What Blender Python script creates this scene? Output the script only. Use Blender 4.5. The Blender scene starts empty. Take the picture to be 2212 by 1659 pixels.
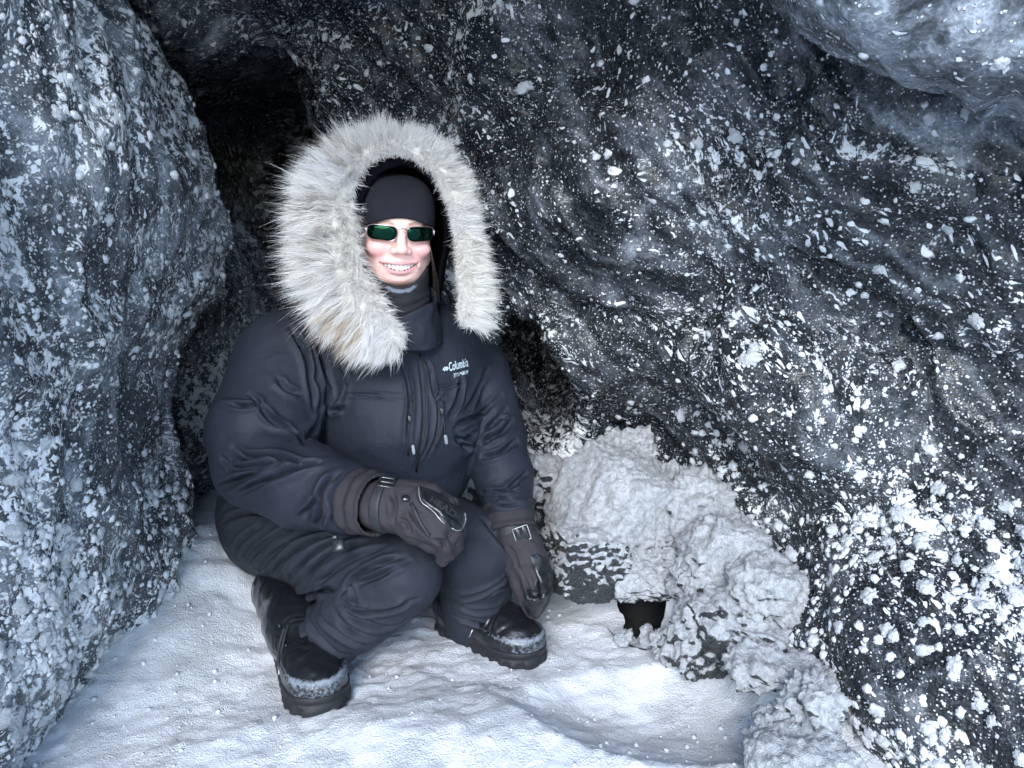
import bpy, math, random
import numpy as np
from mathutils import Vector, Matrix

SC = bpy.context.scene
COL = SC.collection
# ---------------------------------------------------------------- camera
CAM_H, PITCH, FPX = 0.85, math.radians(10.0), 1661.0      # FPX: focal length in pixels of a 2212 px wide picture
cam = bpy.data.cameras.new('camera'); cam.lens = FPX/2212*36; cam.sensor_width = 36
cam.clip_start = 0.02; cam.clip_end = 500
camo = bpy.data.objects.new('camera', cam); COL.objects.link(camo)
camo.location = (0, 0, CAM_H); camo.rotation_euler = (math.pi/2-PITCH, 0, 0)
SC.camera = camo
# ---------------------------------------------------------------- daylight from the cave mouth behind the camera
SUN_EL, SUN_AZ = math.radians(30), math.radians(187)       # azimuth clockwise from +Y: behind and to the left of the camera
w = bpy.data.worlds.new('World'); SC.world = w; w.use_nodes = True
nt = w.node_tree; nt.nodes.clear()
sky = nt.nodes.new('ShaderNodeTexSky'); sky.sky_type = 'NISHITA'; sky.sun_disc = False
sky.sun_elevation = SUN_EL; sky.sun_rotation = SUN_AZ; sky.altitude = 1500
bg = nt.nodes.new('ShaderNodeBackground'); bg.inputs[1].default_value = 0.15
wo = nt.nodes.new('ShaderNodeOutputWorld')
nt.links.new(sky.outputs[0], bg.inputs[0]); nt.links.new(bg.outputs[0], wo.inputs[0])
sun = bpy.data.lights.new('sun', 'SUN'); sun.energy = 0.95; sun.angle = math.radians(20); sun.color = (1, .99, .98)
suno = bpy.data.objects.new('sun', sun); COL.objects.link(suno)
sd = Vector((math.sin(SUN_AZ)*math.cos(SUN_EL), math.cos(SUN_AZ)*math.cos(SUN_EL), math.sin(SUN_EL)))
suno.rotation_euler = sd.to_track_quat('Z', 'Y').to_euler(); suno.location = (0, -3, 4)
SC.view_settings.view_transform = 'Standard'; SC.view_settings.look = 'None'
SC.view_settings.exposure = 1.8; SC.view_settings.gamma = 1.0
SC.view_settings.use_curve_mapping = False
SC.cycles.max_bounces = 5; SC.cycles.diffuse_bounces = 3; SC.cycles.glossy_bounces = 2; SC.cycles.use_denoising = True; SC.cycles.use_adaptive_sampling = True; SC.cycles.adaptive_threshold = .03
rng = np.random.default_rng(7)
random.seed(7)

# ---------------------------------------------------------------- geometry helpers
CP, SP = math.cos(PITCH), math.sin(PITCH)
def at(u, v, t):
    """point in the place seen at (u, v) of the 2212x1659 picture at distance t along the view axis"""
    a, b = (u-1106)/FPX*t, (829.5-v)/FPX*t
    return np.array([a, t*CP+b*SP, CAM_H-t*SP+b*CP])
def uv(P):
    P = np.asarray(P, float); y = P[..., 1]; z = P[..., 2]-CAM_H
    t = y*CP-z*SP; b = y*SP+z*CP
    return 1106+P[..., 0]/t*FPX, 829.5-b/t*FPX, t
def make_mesh(name, V, Fc, smooth=True):
    me = bpy.data.meshes.new(name)
    V = np.asarray(V, np.float32); Fc = np.asarray(Fc, np.int32)
    n, k = Fc.shape
    me.vertices.add(len(V)); me.vertices.foreach_set('co', V.ravel())
    me.loops.add(n*k); me.loops.foreach_set('vertex_index', Fc.ravel())
    me.polygons.add(n); me.polygons.foreach_set('loop_start', np.arange(0, n*k, k, dtype=np.int32))
    me.update(calc_edges=True)
    if smooth: me.polygons.foreach_set('use_smooth', np.ones(n, bool))
    return me
def attr(me, name, data):
    data = np.asarray(data, np.float32)
    if data.ndim == 1:
        a = me.attributes.new(name, 'FLOAT', 'POINT'); a.data.foreach_set('value', data)
    else:
        a = me.attributes.new(name, 'FLOAT_COLOR', 'POINT')
        a.data.foreach_set('color', np.c_[data, np.ones(len(data), np.float32)].ravel().astype(np.float32))
def link(name, me, mat=None, parent=None, **props):
    o = bpy.data.objects.new(name, me); COL.objects.link(o)
    if mat is not None and me is not None and len(me.materials) == 0: me.materials.append(mat)
    if parent is not None: o.parent = parent
    for k, v in props.items(): o[k] = v
    return o
def surface_nets(F, xs, ys, zs):
    S = F < 0
    c = np.zeros(tuple(np.array(F.shape)-1), np.int8)
    nx, ny, nz = c.shape
    for a in (0, 1):
        for b in (0, 1):
            for d in (0, 1): c += S[a:a+nx, b:b+ny, d:d+nz]
    act = (c > 0) & (c < 8)
    i, j, k = np.nonzero(act)
    corners = [(a, b, d) for a in (0, 1) for b in (0, 1) for d in (0, 1)]
    vals = np.stack([F[i+a, j+b, k+d] for a, b, d in corners], 1).astype(np.float64)
    acc = np.zeros((len(i), 3)); cnt = np.zeros(len(i))
    for p in range(8):
        for q in range(p+1, 8):
            A, B = np.array(corners[p]), np.array(corners[q])
            if abs(A-B).sum() != 1: continue
            m = (vals[:, p] < 0) != (vals[:, q] < 0)
            t = vals[m, p]/(vals[m, p]-vals[m, q])
            acc[m] += A+(B-A)*t[:, None]; cnt[m] += 1
    P = acc/cnt[:, None]+np.stack([i, j, k], 1)
    V = np.stack([np.interp(P[:, 0], np.arange(len(xs)), xs), np.interp(P[:, 1], np.arange(len(ys)), ys),
                  np.interp(P[:, 2], np.arange(len(zs)), zs)], 1)
    idm = np.full(c.shape, -1, np.int32); idm[i, j, k] = np.arange(len(i))
    out = []
    for ax in range(3):
        sl0 = [slice(1, -1)]*3; sl0[ax] = slice(0, -1); sl1 = list(sl0); sl1[ax] = slice(1, None)
        A, B = S[tuple(sl0)], S[tuple(sl1)]
        e = np.argwhere(A != B); flip = A[tuple(e.T)]
        off = [1, 1, 1]; off[ax] = 0; e = e+np.array(off)
        o1, o2 = [x for x in range(3) if x != ax]
        def cell(d1, d2):
            q = e.copy(); q[:, o1] -= d1; q[:, o2] -= d2
            return idm[q[:, 0], q[:, 1], q[:, 2]]
        quad = np.stack([cell(1, 1), cell(0, 1), cell(0, 0), cell(1, 0)], 1)
        if ax == 1: flip = ~flip
        quad[~flip] = quad[~flip][:, ::-1]
        out.append(quad)
    return V, np.concatenate(out)
def vnormals(V, Fc):
    a = V[Fc[:, 2]]-V[Fc[:, 0]]; b = V[Fc[:, 3 if Fc.shape[1] > 3 else 1]]-V[Fc[:, 1 if Fc.shape[1] > 3 else 0]]
    n = np.cross(a, b) if Fc.shape[1] > 3 else np.cross(b, a)
    N = np.zeros_like(V)
    for k in range(Fc.shape[1]):
        for d in range(3): N[:, d] += np.bincount(Fc[:, k], n[:, d], len(V))
    return N/np.maximum(np.linalg.norm(N, axis=1, keepdims=True), 1e-12)
def smooth(V, Fc, it=1, f=.5):
    E = np.concatenate([Fc[:, [k, (k+1) % Fc.shape[1]]] for k in range(Fc.shape[1])])
    E = np.concatenate([E, E[:, ::-1]])
    cnt = np.maximum(np.bincount(E[:, 0], minlength=len(V)), 1)
    for _ in range(it):
        M = np.stack([np.bincount(E[:, 0], V[E[:, 1], d], len(V)) for d in range(3)], 1)/cnt[:, None]
        V = V+(M-V)*f
    return V
def subdivide(V, Fc):
    """one level of plain midpoint subdivision of a quad mesh"""
    n = len(V)
    E = np.concatenate([Fc[:, [k, (k+1) % 4]] for k in range(4)]); Es = np.sort(E, 1)
    key = Es[:, 0].astype(np.int64)*n+Es[:, 1]
    uq, inv = np.unique(key, return_inverse=True)
    mid = (V[uq//n]+V[uq % n])/2
    m = len(Fc); ei = [n+inv[k*m:(k+1)*m] for k in range(4)]
    fc = V[Fc].mean(1); fi = n+len(uq)+np.arange(m)
    V2 = np.concatenate([V, mid, fc])
    F2 = np.concatenate([np.stack([Fc[:, k], ei[k], fi, ei[k-1]], 1) for k in range(4)])
    return V2, F2
# ---- noise
_T = np.random.default_rng(3).permutation(512).astype(np.int64)
_G = np.random.default_rng(4).normal(size=(512, 3)); _G /= np.linalg.norm(_G, axis=1, keepdims=True)
def noise(P, s=1.0, seed=0):
    Q = np.asarray(P, np.float64)*s+seed*17.37+100
    I = np.floor(Q).astype(np.int64); f = Q-I; u = f*f*f*(f*(f*6-15)+10)
    r = 0
    for a in (0, 1):
        for b in (0, 1):
            for c in (0, 1):
                h = _T[(_T[(_T[(I[:, 0]+a) & 511]+I[:, 1]+b) & 511]+I[:, 2]+c) & 511]
                g = _G[h]
                d = g[:, 0]*(f[:, 0]-a)+g[:, 1]*(f[:, 1]-b)+g[:, 2]*(f[:, 2]-c)
                r = r+d*(u[:, 0] if a else 1-u[:, 0])*(u[:, 1] if b else 1-u[:, 1])*(u[:, 2] if c else 1-u[:, 2])
    return r*1.5
def fbm(P, s, oct=4, seed=0, gain=.5):
    r, a = 0, 1
    for o in range(oct): r = r+a*noise(P, s*2**o, seed+o); a *= gain
    return r
def sstep(a, b, x):
    t = np.clip((x-a)/(b-a), 0, 1); return t*t*(3-2*t)
# ---- distance fields on broadcastable coordinate arrays
def smin(a, b, k):
    h = np.clip(.5+.5*(b-a)/k, 0, 1); return b+(a-b)*h-k*h*(1-h)
def smax(a, b, k): return -smin(-a, -b, k)
def cone(X, Y, Z, a, b, ra, rb):
    a = np.asarray(a, float); d = np.asarray(b, float)-a; L2 = d@d
    px, py, pz = X-a[0], Y-a[1], Z-a[2]
    t = np.clip((px*d[0]+py*d[1]+pz*d[2])/L2, 0, 1)
    return np.sqrt((px-t*d[0])**2+(py-t*d[1])**2+(pz-t*d[2])**2)-(ra+(rb-ra)*t)
def ell(X, Y, Z, c, r, R=None):
    px, py, pz = X-c[0], Y-c[1], Z-c[2]
    if R is not None:
        px, py, pz = (R[0][0]*px+R[1][0]*py+R[2][0]*pz, R[0][1]*px+R[1][1]*py+R[2][1]*pz, R[0][2]*px+R[1][2]*py+R[2][2]*pz)
    k0 = np.sqrt((px/r[0])**2+(py/r[1])**2+(pz/r[2])**2)
    return (k0-1)*min(r) if max(r) > 3*min(r) else (k0-1)*(r[0]*r[1]*r[2])**(1/3)
def grid(x0, x1, y0, y1, z0, z1, h):
    xs, ys, zs = np.arange(x0, x1, h), np.arange(y0, y1, h), np.arange(z0, z1, h)
    return xs, ys, zs, xs[:, None, None].astype(np.float32), ys[None, :, None].astype(np.float32), zs[None, None, :].astype(np.float32)
# ---------------------------------------------------------------- node helper
class NT:
    def __init__(s, name):
        s.m = bpy.data.materials.new(name); s.m.use_nodes = True; s.t = s.m.node_tree; s.t.nodes.clear()
        s.out = s.t.nodes.new('ShaderNodeOutputMaterial')
    def n(s, typ, ins=None, **kw):
        nd = s.t.nodes.new('ShaderNode'+typ)
        for k, v in kw.items(): setattr(nd, k, v)
        for k, v in (ins or {}).items():
            sk = nd.inputs[k]
            if hasattr(v, 'is_output') or isinstance(v, bpy.types.NodeSocket): s.t.links.new(v, sk)
            else: sk.default_value = v
        return nd
    def math(s, op, a, b=None, c=None, clamp=False):
        d = {0: a}
        if b is not None: d[1] = b
        if c is not None: d[2] = c
        return s.n('Math', d, operation=op, use_clamp=clamp).outputs[0]
    def ramp(s, fac, a, b, lo=0., hi=1.):
        return s.n('MapRange', {0: fac, 1: a, 2: b, 3: lo, 4: hi}, interpolation_type='SMOOTHSTEP').outputs[0]
    def mix(s, f, a, b):
        nd = s.n('Mix', data_type='RGBA')
        for i, v in ((0, f), (6, a), (7, b)):
            if isinstance(v, bpy.types.NodeSocket): s.t.links.new(v, nd.inputs[i])
            else: nd.inputs[i].default_value = v if i == 0 else (*v[:3], 1)
        return nd.outputs[2]
    def noise(s, vec, scale, detail=3, rough=.55, dist=0., out=0):
        return s.n('TexNoise', {'Vector': vec, 'Scale': scale, 'Detail': detail, 'Roughness': rough, 'Distortion': dist}).outputs[out]
    def attr(s, name, out=2): return s.n('Attribute', attribute_name=name).outputs[out]
    def pos(s): return s.n('TexCoord').outputs['Object']
    def bump(s, h, strength=.5, dist=.01, normal=None):
        d = {'Height': h, 'Strength': strength, 'Distance': dist}
        if normal is not None: d['Normal'] = normal
        return s.n('Bump', d).outputs[0]
    def principled(s, **kw):
        nd = s.n('BsdfPrincipled')
        for k, v in kw.items():
            k = k.replace('_', ' ')
            if isinstance(v, bpy.types.NodeSocket): s.t.links.new(v, nd.inputs[k])
            else: nd.inputs[k].default_value = (*v, 1) if isinstance(v, tuple) and len(v) == 3 and 'Radius' not in k else v
        s.t.links.new(nd.outputs[0], s.out.inputs[0]); return nd
# ================================================================ materials of the setting
def warp(N, p, scale, amt, detail=2):
    c = N.noise(p, scale, detail, out=1)
    v = N.n('VectorMath', {0: c, 1: (.5, .5, .5)}, operation='SUBTRACT').outputs[0]
    v = N.n('VectorMath', {0: v, 'Scale': amt}, operation='SCALE').outputs[0]
    return N.n('VectorMath', {0: p, 1: v}, operation='ADD').outputs[0]
def flakes(N, vec, scale, keep, soft=.12, size=.55):
    """irregular frost flakes: one blob in a share of the Voronoi cells"""
    v = N.n('TexVoronoi', {'Vector': vec, 'Scale': scale, 'Randomness': 1.0}, feature='F1')
    r = N.n('SeparateColor', {0: v.outputs['Color']})
    rad = N.math('MULTIPLY', N.ramp(r.outputs[0], N.math('SUBTRACT', 1.0, keep), 1.0, 0., 1.), size)
    d = N.math('SUBTRACT', rad, v.outputs['Distance'])
    return N.ramp(d, 0.0, soft)
def ice_material(name, haze=.5):
    N = NT(name); P = N.pos()
    S = N.attr('flow', 1)                                                                 # grain drawn out along the flow of the ice
    wv = N.n('VectorMath', {0: N.noise(S, 48, 1, out=1), 1: (.5, .5, .5)}, operation='SUBTRACT').outputs[0]
    S2 = N.n('VectorMath', {0: wv, 1: (.024, .024, .024), 2: S}, operation='MULTIPLY_ADD').outputs[0]
    dens = N.attr('frost')                                                                # where hoar frost has settled (0..1)
    veil = N.attr('veil')                                                                 # cloudy, pale ice; on the bulge by the mouth also painted daylight
    blot = N.noise(S2, 42, 4, .75)
    grain = N.ramp(N.noise(P, 170, 1, .7), .35, .75)
    keep = N.math('MULTIPLY_ADD', dens, .62, .10)
    f1 = flakes(N, S2, 52, N.math('MULTIPLY', keep, .30), .10, .46)
    f2 = flakes(N, S2, 130, N.math('MULTIPLY', keep, N.attr('patch')), .16, .62)
    f3 = flakes(N, P, 250, N.math('MULTIPLY', N.math('MULTIPLY_ADD', dens, .75, .25), N.ramp(blot, .3, .58, .15, 1.)), .2, .66)
    f4 = N.ramp(N.math('MULTIPLY_ADD', dens, .30, blot), .75, .81)
    frost = N.math('MAXIMUM', N.math('MAXIMUM', f1, f2), N.math('MAXIMUM', N.math('MULTIPLY', f3, .7), f4))
    dark = N.mix(grain, (.010, .012, .014), N.mix(N.ramp(blot, .3, .7), (.024, .028, .032), (.075, .084, .094)))
    pale = N.math('MULTIPLY', N.math('MULTIPLY', veil, N.ramp(blot, .25, .7, .25, 1.)), N.math('MULTIPLY_ADD', grain, .4, .6))
    ice = N.mix(pale, dark, (.42, .47, .53))
    col = N.mix(frost, ice, (.72, .75, .78))
    rough = N.n('MapRange', {0: frost, 3: .17, 4: .85}).outputs[0]
    h = N.math('MULTIPLY_ADD', frost, N.math('MULTIPLY_ADD', blot, .8, .4), N.math('MULTIPLY', grain, .12))
    nb = N.bump(h, .9, .006)
    N.principled(Base_Color=col, Roughness=rough, Normal=nb, Specular_IOR_Level=N.n('MapRange', {0: frost, 3: .6, 4: .15}).outputs[0], IOR=1.31)
    return N.m
def snow_material(name, dirt=.15, sparkle=True):
    N = NT(name); P = N.pos()
    g = N.noise(P, 300, 3, .75); g2 = N.noise(P, 75, 4, .7); g3 = N.noise(P, 9, 4)
    d = N.ramp(N.math('MULTIPLY_ADD', g2, .5, N.math('MULTIPLY', g, .5)), .34, .52)
    col = N.mix(N.math('MULTIPLY_ADD', N.math('SUBTRACT', 1.0, d), dirt*2.2, N.math('MULTIPLY', N.ramp(g3, .45, .75), dirt), clamp=True), (.80, .83, .86), (.42, .45, .48))
    h = N.math('ADD', N.math('MULTIPLY', g, .6), N.math('MULTIPLY', g2, 1.0))
    nb = N.bump(h, N.ramp(g3, .35, .65, .45, .95), .009)
    N.principled(Base_Color=col, Roughness=.75, Normal=nb, Specular_IOR_Level=.3, Subsurface_Weight=0.0)
    return N.m
def chunk_material(name):
    """blocks of old ice with snow lying on them"""
    N = NT(name); P = N.pos()
    nz = N.n('SeparateXYZ', {0: N.n('NewGeometry').outputs['Normal']}).outputs[2]
    m = N.math('ADD', N.math('MULTIPLY', nz, .55), N.math('MULTIPLY', N.math('SUBTRACT', N.noise(P, 11, 6, .7), .5), 1.5))
    m = N.math('ADD', m, N.attr('snow'))
    mask = N.ramp(m, .0, .14)
    fl = flakes(N, warp(N, P, 70, .01), 120, .15, .1, .5)
    mask = N.math('MAXIMUM', mask, N.math('MULTIPLY', fl, N.ramp(m, -.5, .0)))
    g = N.noise(P, 170, 3, .7)
    ice = N.mix(N.ramp(g, .3, .7), (.02, .024, .026), (.09, .10, .105))
    sn = N.mix(N.ramp(N.noise(P, 80, 4, .7), .35, .6), (.46, .49, .52), (.72, .75, .78))
    h = N.math('ADD', N.math('MULTIPLY', mask, .6), N.math('MULTIPLY_ADD', N.noise(P, 110, 5, .8), 1.3, N.math('MULTIPLY', N.noise(P, 330, 2, .7), .7)))
    N.principled(Base_Color=N.mix(mask, ice, sn), Roughness=N.n('MapRange', {0: mask, 3: .35, 4: .85}).outputs[0], Normal=N.bump(h, 1.0, .009))
    return N.m
def frost_material(name):
    N = NT(name); P = N.pos(); g = N.noise(P, 190, 3, .7)
    N.principled(Base_Color=N.mix(N.ramp(g, .3, .7), (.52, .55, .58), (.72, .75, .78)), Roughness=.8, Normal=N.bump(g, .6, .004), Specular_IOR_Level=.25)
    return N.m
M_ice = ice_material('dark_glacier_ice')
M_snow = snow_material('snow_floor', .07)
M_chunk = chunk_material('snow_covered_ice')
M_frost = frost_material('hoar_frost')

# ================================================================ the cave: one cavity in the ice, measured from the photograph
def g1(x, c, s): return np.exp(-((x-c)/s)**2)
def cave_field(X, Y, Z):
    # left wall: bulges out at breast height, ends in a rounded edge at y = 1.95, a second fin of ice stands behind it
    xl = -.86+.135*g1(Z, .92, .36)-.10*np.clip(Z-1.25, 0, 2)+.05*g1(Z, .2, .25)
    xl = xl+.03*np.sin(Z*7+Y*4)*g1(Y, 1.4, .6)+.07*np.clip(.9-Y, -.4, .9)*-1.0
    edge = sstep(1.78, 2.06, Y+.05*np.sin(Z*5))
    xl = xl-edge*.55
    L = X-xl
    fin = ell(X, Y, Z, (-1.10, 2.55, .45), (.36, .30, .55)); fin = smin(fin, ell(X, Y, Z, (-1.42, 2.75, 1.2), (.30, .4, .45)), .12)
    L = smin(L, fin, .07)
    # right wall: runs diagonally from behind the figure to the right of the camera, hollow at knee height, overhanging above
    s = (X+.45)*.768+(Y-2.25)*-.640; g = (X+.45)*-.640+(Y-2.25)*-.768
    h = .30*np.clip(Z-.82, 0, 2)**1.15+.20*g1(Z, -.05, .32)*sstep(1.0, 1.5, s)-.10*g1(Z, .6, .22)*sstep(.9, 1.5, s)
    h = h+.10*g1(Z, .98, .16)*g1(s, .75, .35)-.05*g1(Z, .72, .08)*g1(s, .9, .6)
    h = h+.11*ellbump(s, Z, 1.28, .58, .20, .24)+.06*ellbump(s, Z, .98, .30, .2, .2)+.05*ellbump(s, Z, 1.55, .85, .22, .16)+.05*ellbump(s, Z, .55, .45, .13, .3)
    h = h-.32*sstep(.66, .36, Z)*g1(s, .86, .42)      # the wall stands back behind the heap of fallen blocks
    h = h+.022*np.sin(s*13-Z*11)*sstep(.7, 1.1, Z)
    h = h-1.3*sstep(.03, -.22, s)*sstep(.25, .7, Z)          # the fissure: the wall turns away into the dark
    Rr = g-h
    Rr = smin(Rr, ell(X, Y, Z, (.66, .93, 1.31), (.37, .30, .27)), .05)
    # the ice tongue between the fissure and the space above the hood
    Rr = smin(Rr, ell(X, Y, Z, (-.42, 2.30, 1.35), (.12, .18, .42)), .08)
    # hollow behind the figure's far shoulder
    hol = ell(X, Y, Z, (.05, 2.18, .50), (.16, .40, .28))
    Rr = smax(Rr, -hol, .05)
    # ceiling
    zc = 1.52+.30*np.clip(1.1-Y, -.2, 2)+.03*np.sin(X*9+Y*5)
    Cc = zc-Z
    Cc = smin(Cc, ell(X, Y, Z, (-.82, 2.10, 1.53), (.18, .2, .18)), .06)
    Cc = smin(Cc, ell(X, Y, Z, (-.55, 2.15, 1.55), (.13, .16, .20)), .06)
    Cc = smin(Cc, ell(X, Y, Z, (-.70, 2.3, 1.55), (.06, .10, .12)), .05); Cc = smin(Cc, ell(X, Y, Z, (-.56, 2.5, 1.35), (.06, .1, .3)), .06)
    B = 3.4-Y+.25*np.sin(X*4)
    f = smin(smin(L, Rr, .10), smin(Cc, B, .1), .12)
    f = smin(f, X+1.75, .1)
    return f
def ellbump(s, z, cs, cz, rs, rz): return np.clip(1-((s-cs)/rs)**2-((z-cz)/rz)**2, 0, 1)**.75
xs, ys, zs, X, Y, Z = grid(-1.9, 1.7, .45, 4.0, -.25, 2.3, .02)
V, Fc = surface_nets(cave_field(X, Y, Z), xs, ys, zs)
V = smooth(V, Fc, 2); V, Fc = subdivide(V, Fc); V = smooth(V, Fc, 2)
Nn = vnormals(V, Fc)
if (Nn[np.argmin(np.linalg.norm(V-np.array([-.8, 1.4, .9]), axis=1)), 0] < 0): Fc = Fc[:, ::-1]; Nn = -Nn
# flow coordinates: the ice is drawn out down to the right on the right wall, near vertical on the left one
isr = sstep(-.75, -.45, V[:, 0])
a = math.radians(48); ca, sa = math.cos(a), math.sin(a)
sx = V[:, 0]*.77-V[:, 1]*.64
along = np.where(isr > .5, sx*ca-V[:, 2]*sa, V[:, 2]); across = np.where(isr > .5, sx*sa+V[:, 2]*ca, V[:, 1]*.9+V[:, 0]*.4)
fl = np.stack([across*1.0, along*.33, (V[:, 0]+V[:, 1])*.3], 1)
flow = np.stack([across, along*np.where(isr > .5, .62, .9), V[:, 0]*.64+V[:, 1]*.77], 1)
flow = flow+.05*np.stack([fbm(V, 3, 2, k) for k in (21, 23, 25)], 1)
fl = fl+.05*np.stack([noise(V, 3, k) for k in (1, 2, 3)], 1)
disp = .030*fbm(V, 2.6, 3, 1)+(.050+.022*isr)*(.5-np.abs(fbm(fl, 4.5, 3, 5)))+(.022+.012*isr)*(.4-np.abs(fbm(fl, 11, 3, 9)))+.007*fbm(V, 22, 3, 15)
disp = disp+.004*np.abs(fbm(V, 60, 2, 20))
V = V+Nn*disp[:, None]
Nn = vnormals(V, Fc)
# frost density: more near the floor and on ledges, less on the smooth overhang by the mouth
z, x, y = V[:, 2], V[:, 0], V[:, 1]
dens = .42+.55*fbm(V, 3.0, 3, 30)+.25*Nn[:, 2]
low = sstep(.75, .1, z)
dens = dens+.14*low+.24*(isr < .5)
bulge = ((x-.66)/.44)**2+((y-.93)/.38)**2+((z-1.27)/.34)**2 < 1.25
dens = np.where(bulge, dens*.35-.05, dens)
dens = dens-.35*ellbump(sx, z, .35, .72, .3, .28)*(isr > .5)
haze = np.where(bulge, 1.0, .35*sstep(.2, .6, fbm(V, 1.7, 2, 44))+.8*(isr < .5))
dens = np.clip(dens, 0, 1)
veil = .55*sstep(.0, .75, fbm(V*[1, 1, 1], 6, 4, 31))*(.4+haze)+sstep(.18, .75, fbm(flow*[1, .28, 1], 14, 4, 36, .65))*(.35+.8*haze)
veil = veil+.6*sstep(.90, .995, 1-np.abs(fbm(flow*[1, .22, 1], 6.5, 3, 38)))*(.35+.65*sstep(-.2, .4, fbm(V, 4, 2, 39)))+.22*(isr < .5)
veil = veil*np.where(isr > .5, .68, 1.0)
veil = np.clip(np.where(bulge, .2+2.8*veil, veil), 0, 1)  # bulge paled beyond its own streaks: brightness of the mouth painted in
patch = .25+.75*sstep(-.25, .3, fbm(V, 9, 2, 50))
CAVE = (V, Fc, Nn, dens)
ctr = V[Fc].mean(1)
reg = np.where(ctr[:, 0]+.0*ctr[:, 1] < -.62, 0, 1)
reg = np.where((ctr[:, 2] > 1.42) & (ctr[:, 0] < .1), 2, reg)
reg = np.where((reg == 0) & (ctr[:, 1] > 2.9) | (ctr[:, 1] > 3.05), 3, reg)
WALL = {}
for r, (nm, mt) in enumerate([('ice_wall_left', M_ice), ('ice_wall_right', M_ice), ('ice_ceiling', M_ice), ('ice_wall_back', M_ice)]):
    fsel = Fc[reg == r]; ids, inv = np.unique(fsel, return_inverse=True)
    me = make_mesh(nm, V[ids], inv.reshape(fsel.shape))
    attr(me, 'frost', dens[ids]); attr(me, 'veil', veil[ids]); attr(me, 'patch', patch[ids])
    a_ = me.attributes.new('flow', 'FLOAT_VECTOR', 'POINT'); a_.data.foreach_set('vector', flow[ids].astype(np.float32).ravel())
    WALL[r] = link(nm, me, mt, kind='structure')

# ================================================================ snow floor: one sheet, fine in the cave, coarse out to the horizon
def axis(lo, hi, h, far):
    core = np.arange(lo, hi+1e-6, h); out, st = [], h
    p = hi
    while p < far: st *= 1.35; p += st; out.append(p)
    neg, p, st = [], lo, h
    while p > -far: st *= 1.35; p -= st; neg.append(p)
    return np.array(neg[::-1]+list(core)+out)
def floor_h(x, y):
    P = np.stack([x, y, np.zeros_like(x)], 1)
    inner = g1(x, -.1, 2.)*g1(y, 1.4, 2.)
    h = .012*fbm(P, 2.5, 3, 60)+.006*fbm(P, 9, 3, 61)
    h = h+.20*g1(x, -.82, .21)*sstep(1.15, 1.9, y)*sstep(3.2, 2.4, y)                       # snow banked against the left wall
    h = h+.05*g1(x, -.62, .13)*g1(y, 1.75, .22)
    h = h+.012*np.abs(np.sin((y*.95-x*.5)*26+2*noise(P, 4, 62)))*g1(x, -.62, .17)*g1(y, 1.66, .28)   # little slumped terraces
    h = h+.20*sstep(1.75, 2.6, y)*sstep(-.9, -.2, x)+.10*sstep(.25, .7, x)*sstep(1.2, 1.8, y)
    h = h-.05*ellbump(x, y, .28, 1.30, .28, .16)+.045*g1(x, -.05, .35)*g1(y, 1.20, .12)
    h = h+.05*sstep(1.0, .5, y)
    bank = np.zeros_like(x)                                                          # bank of fallen snow along the right wall
    RL = [(.10, 2.05, .14), (.29, 1.87, .26), (.38, 1.75, .23), (.46, 1.63, .19), (.55, 1.47, .12), (.63, 1.32, .06)]
    for (x0, y0, h0), (x1, y1, h1) in zip(RL[:-1], RL[1:]):
        t = np.clip(((x-x0)*(x1-x0)+(y-y0)*(y1-y0))/((x1-x0)**2+(y1-y0)**2), 0, 1)
        d = np.hypot(x-x0-t*(x1-x0), y-y0-t*(y1-y0)); bank = np.maximum(bank, (h0+(h1-h0)*t)*sstep(.20, .015, d))
    crag = .5*fbm(P, 7, 3, 75)+.35*(.35-np.abs(fbm(P, 16, 3, 78)))
    h = h+np.clip(bank*(1+crag), 0, 1)+sstep(.01, .05, bank)*(.016*fbm(P, 24, 3, 79, .6)+.010*sstep(.05, .3, noise(P, 42, 81)))
    tramp = g1(x, -.15, .45)*g1(y, 1.45, .28); h = h+tramp*(.007*fbm(P, 11, 3, 82)+.004*sstep(.1, .4, noise(P, 48, 83)))
    h = h+.0018*(.5-np.abs(fbm(np.stack([x*.6+y*.3, y*1.6-x*.4, x*0], 1), 14, 3, 70)))*2
    return h*inner
ax = axis(-1.15, 1.0, .0095, 60); ay = axis(.72, 2.3, .0095, 60)
GX, GY = np.meshgrid(ax, ay, indexing='ij')
hz = floor_h(GX.ravel(), GY.ravel())
V2 = np.stack([GX.ravel(), GY.ravel(), hz], 1)
near = (np.abs(V2[:, 0]) < 1.2) & (V2[:, 1] > .6) & (V2[:, 1] < 2.4)
gr = np.zeros(len(V2)); Q = V2[near]
gr[near] = .0035*np.abs(fbm(Q, 30, 3, 64))+.0035*sstep(.15, .6, noise(Q, 70, 66))+.004*sstep(.25, .6, noise(Q, 38, 67))
V2[:, 2] += gr
nx, ny = len(ax), len(ay)
ii, jj = np.meshgrid(np.arange(nx-1), np.arange(ny-1), indexing='ij'); b = (ii*ny+jj).ravel()
F2 = np.stack([b, b+ny, b+ny+1, b+1], 1)
HCX, HCY, HRX, HRY = .312, 1.655, .066, .095
def hole_r(P): 
    d = np.c_[(P[:, 0]-HCX)/HRX, (P[:, 1]-HCY)/HRY]; return np.linalg.norm(d, axis=1)
cf = V2[F2].mean(1); hole = hole_r(cf) < 1
hb = np.intersect1d(np.unique(F2[hole]), np.unique(F2[~hole]))
F2 = F2[~hole]                                                  # a hole in the snow below the arching block
rr = hole_r(V2[hb]); ang = np.arctan2(V2[hb, 1]-HCY, V2[hb, 0]-HCX)
tr_ = (1+.12*np.sin(ang*3+1)+.07*np.sin(ang*7))/rr
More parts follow.
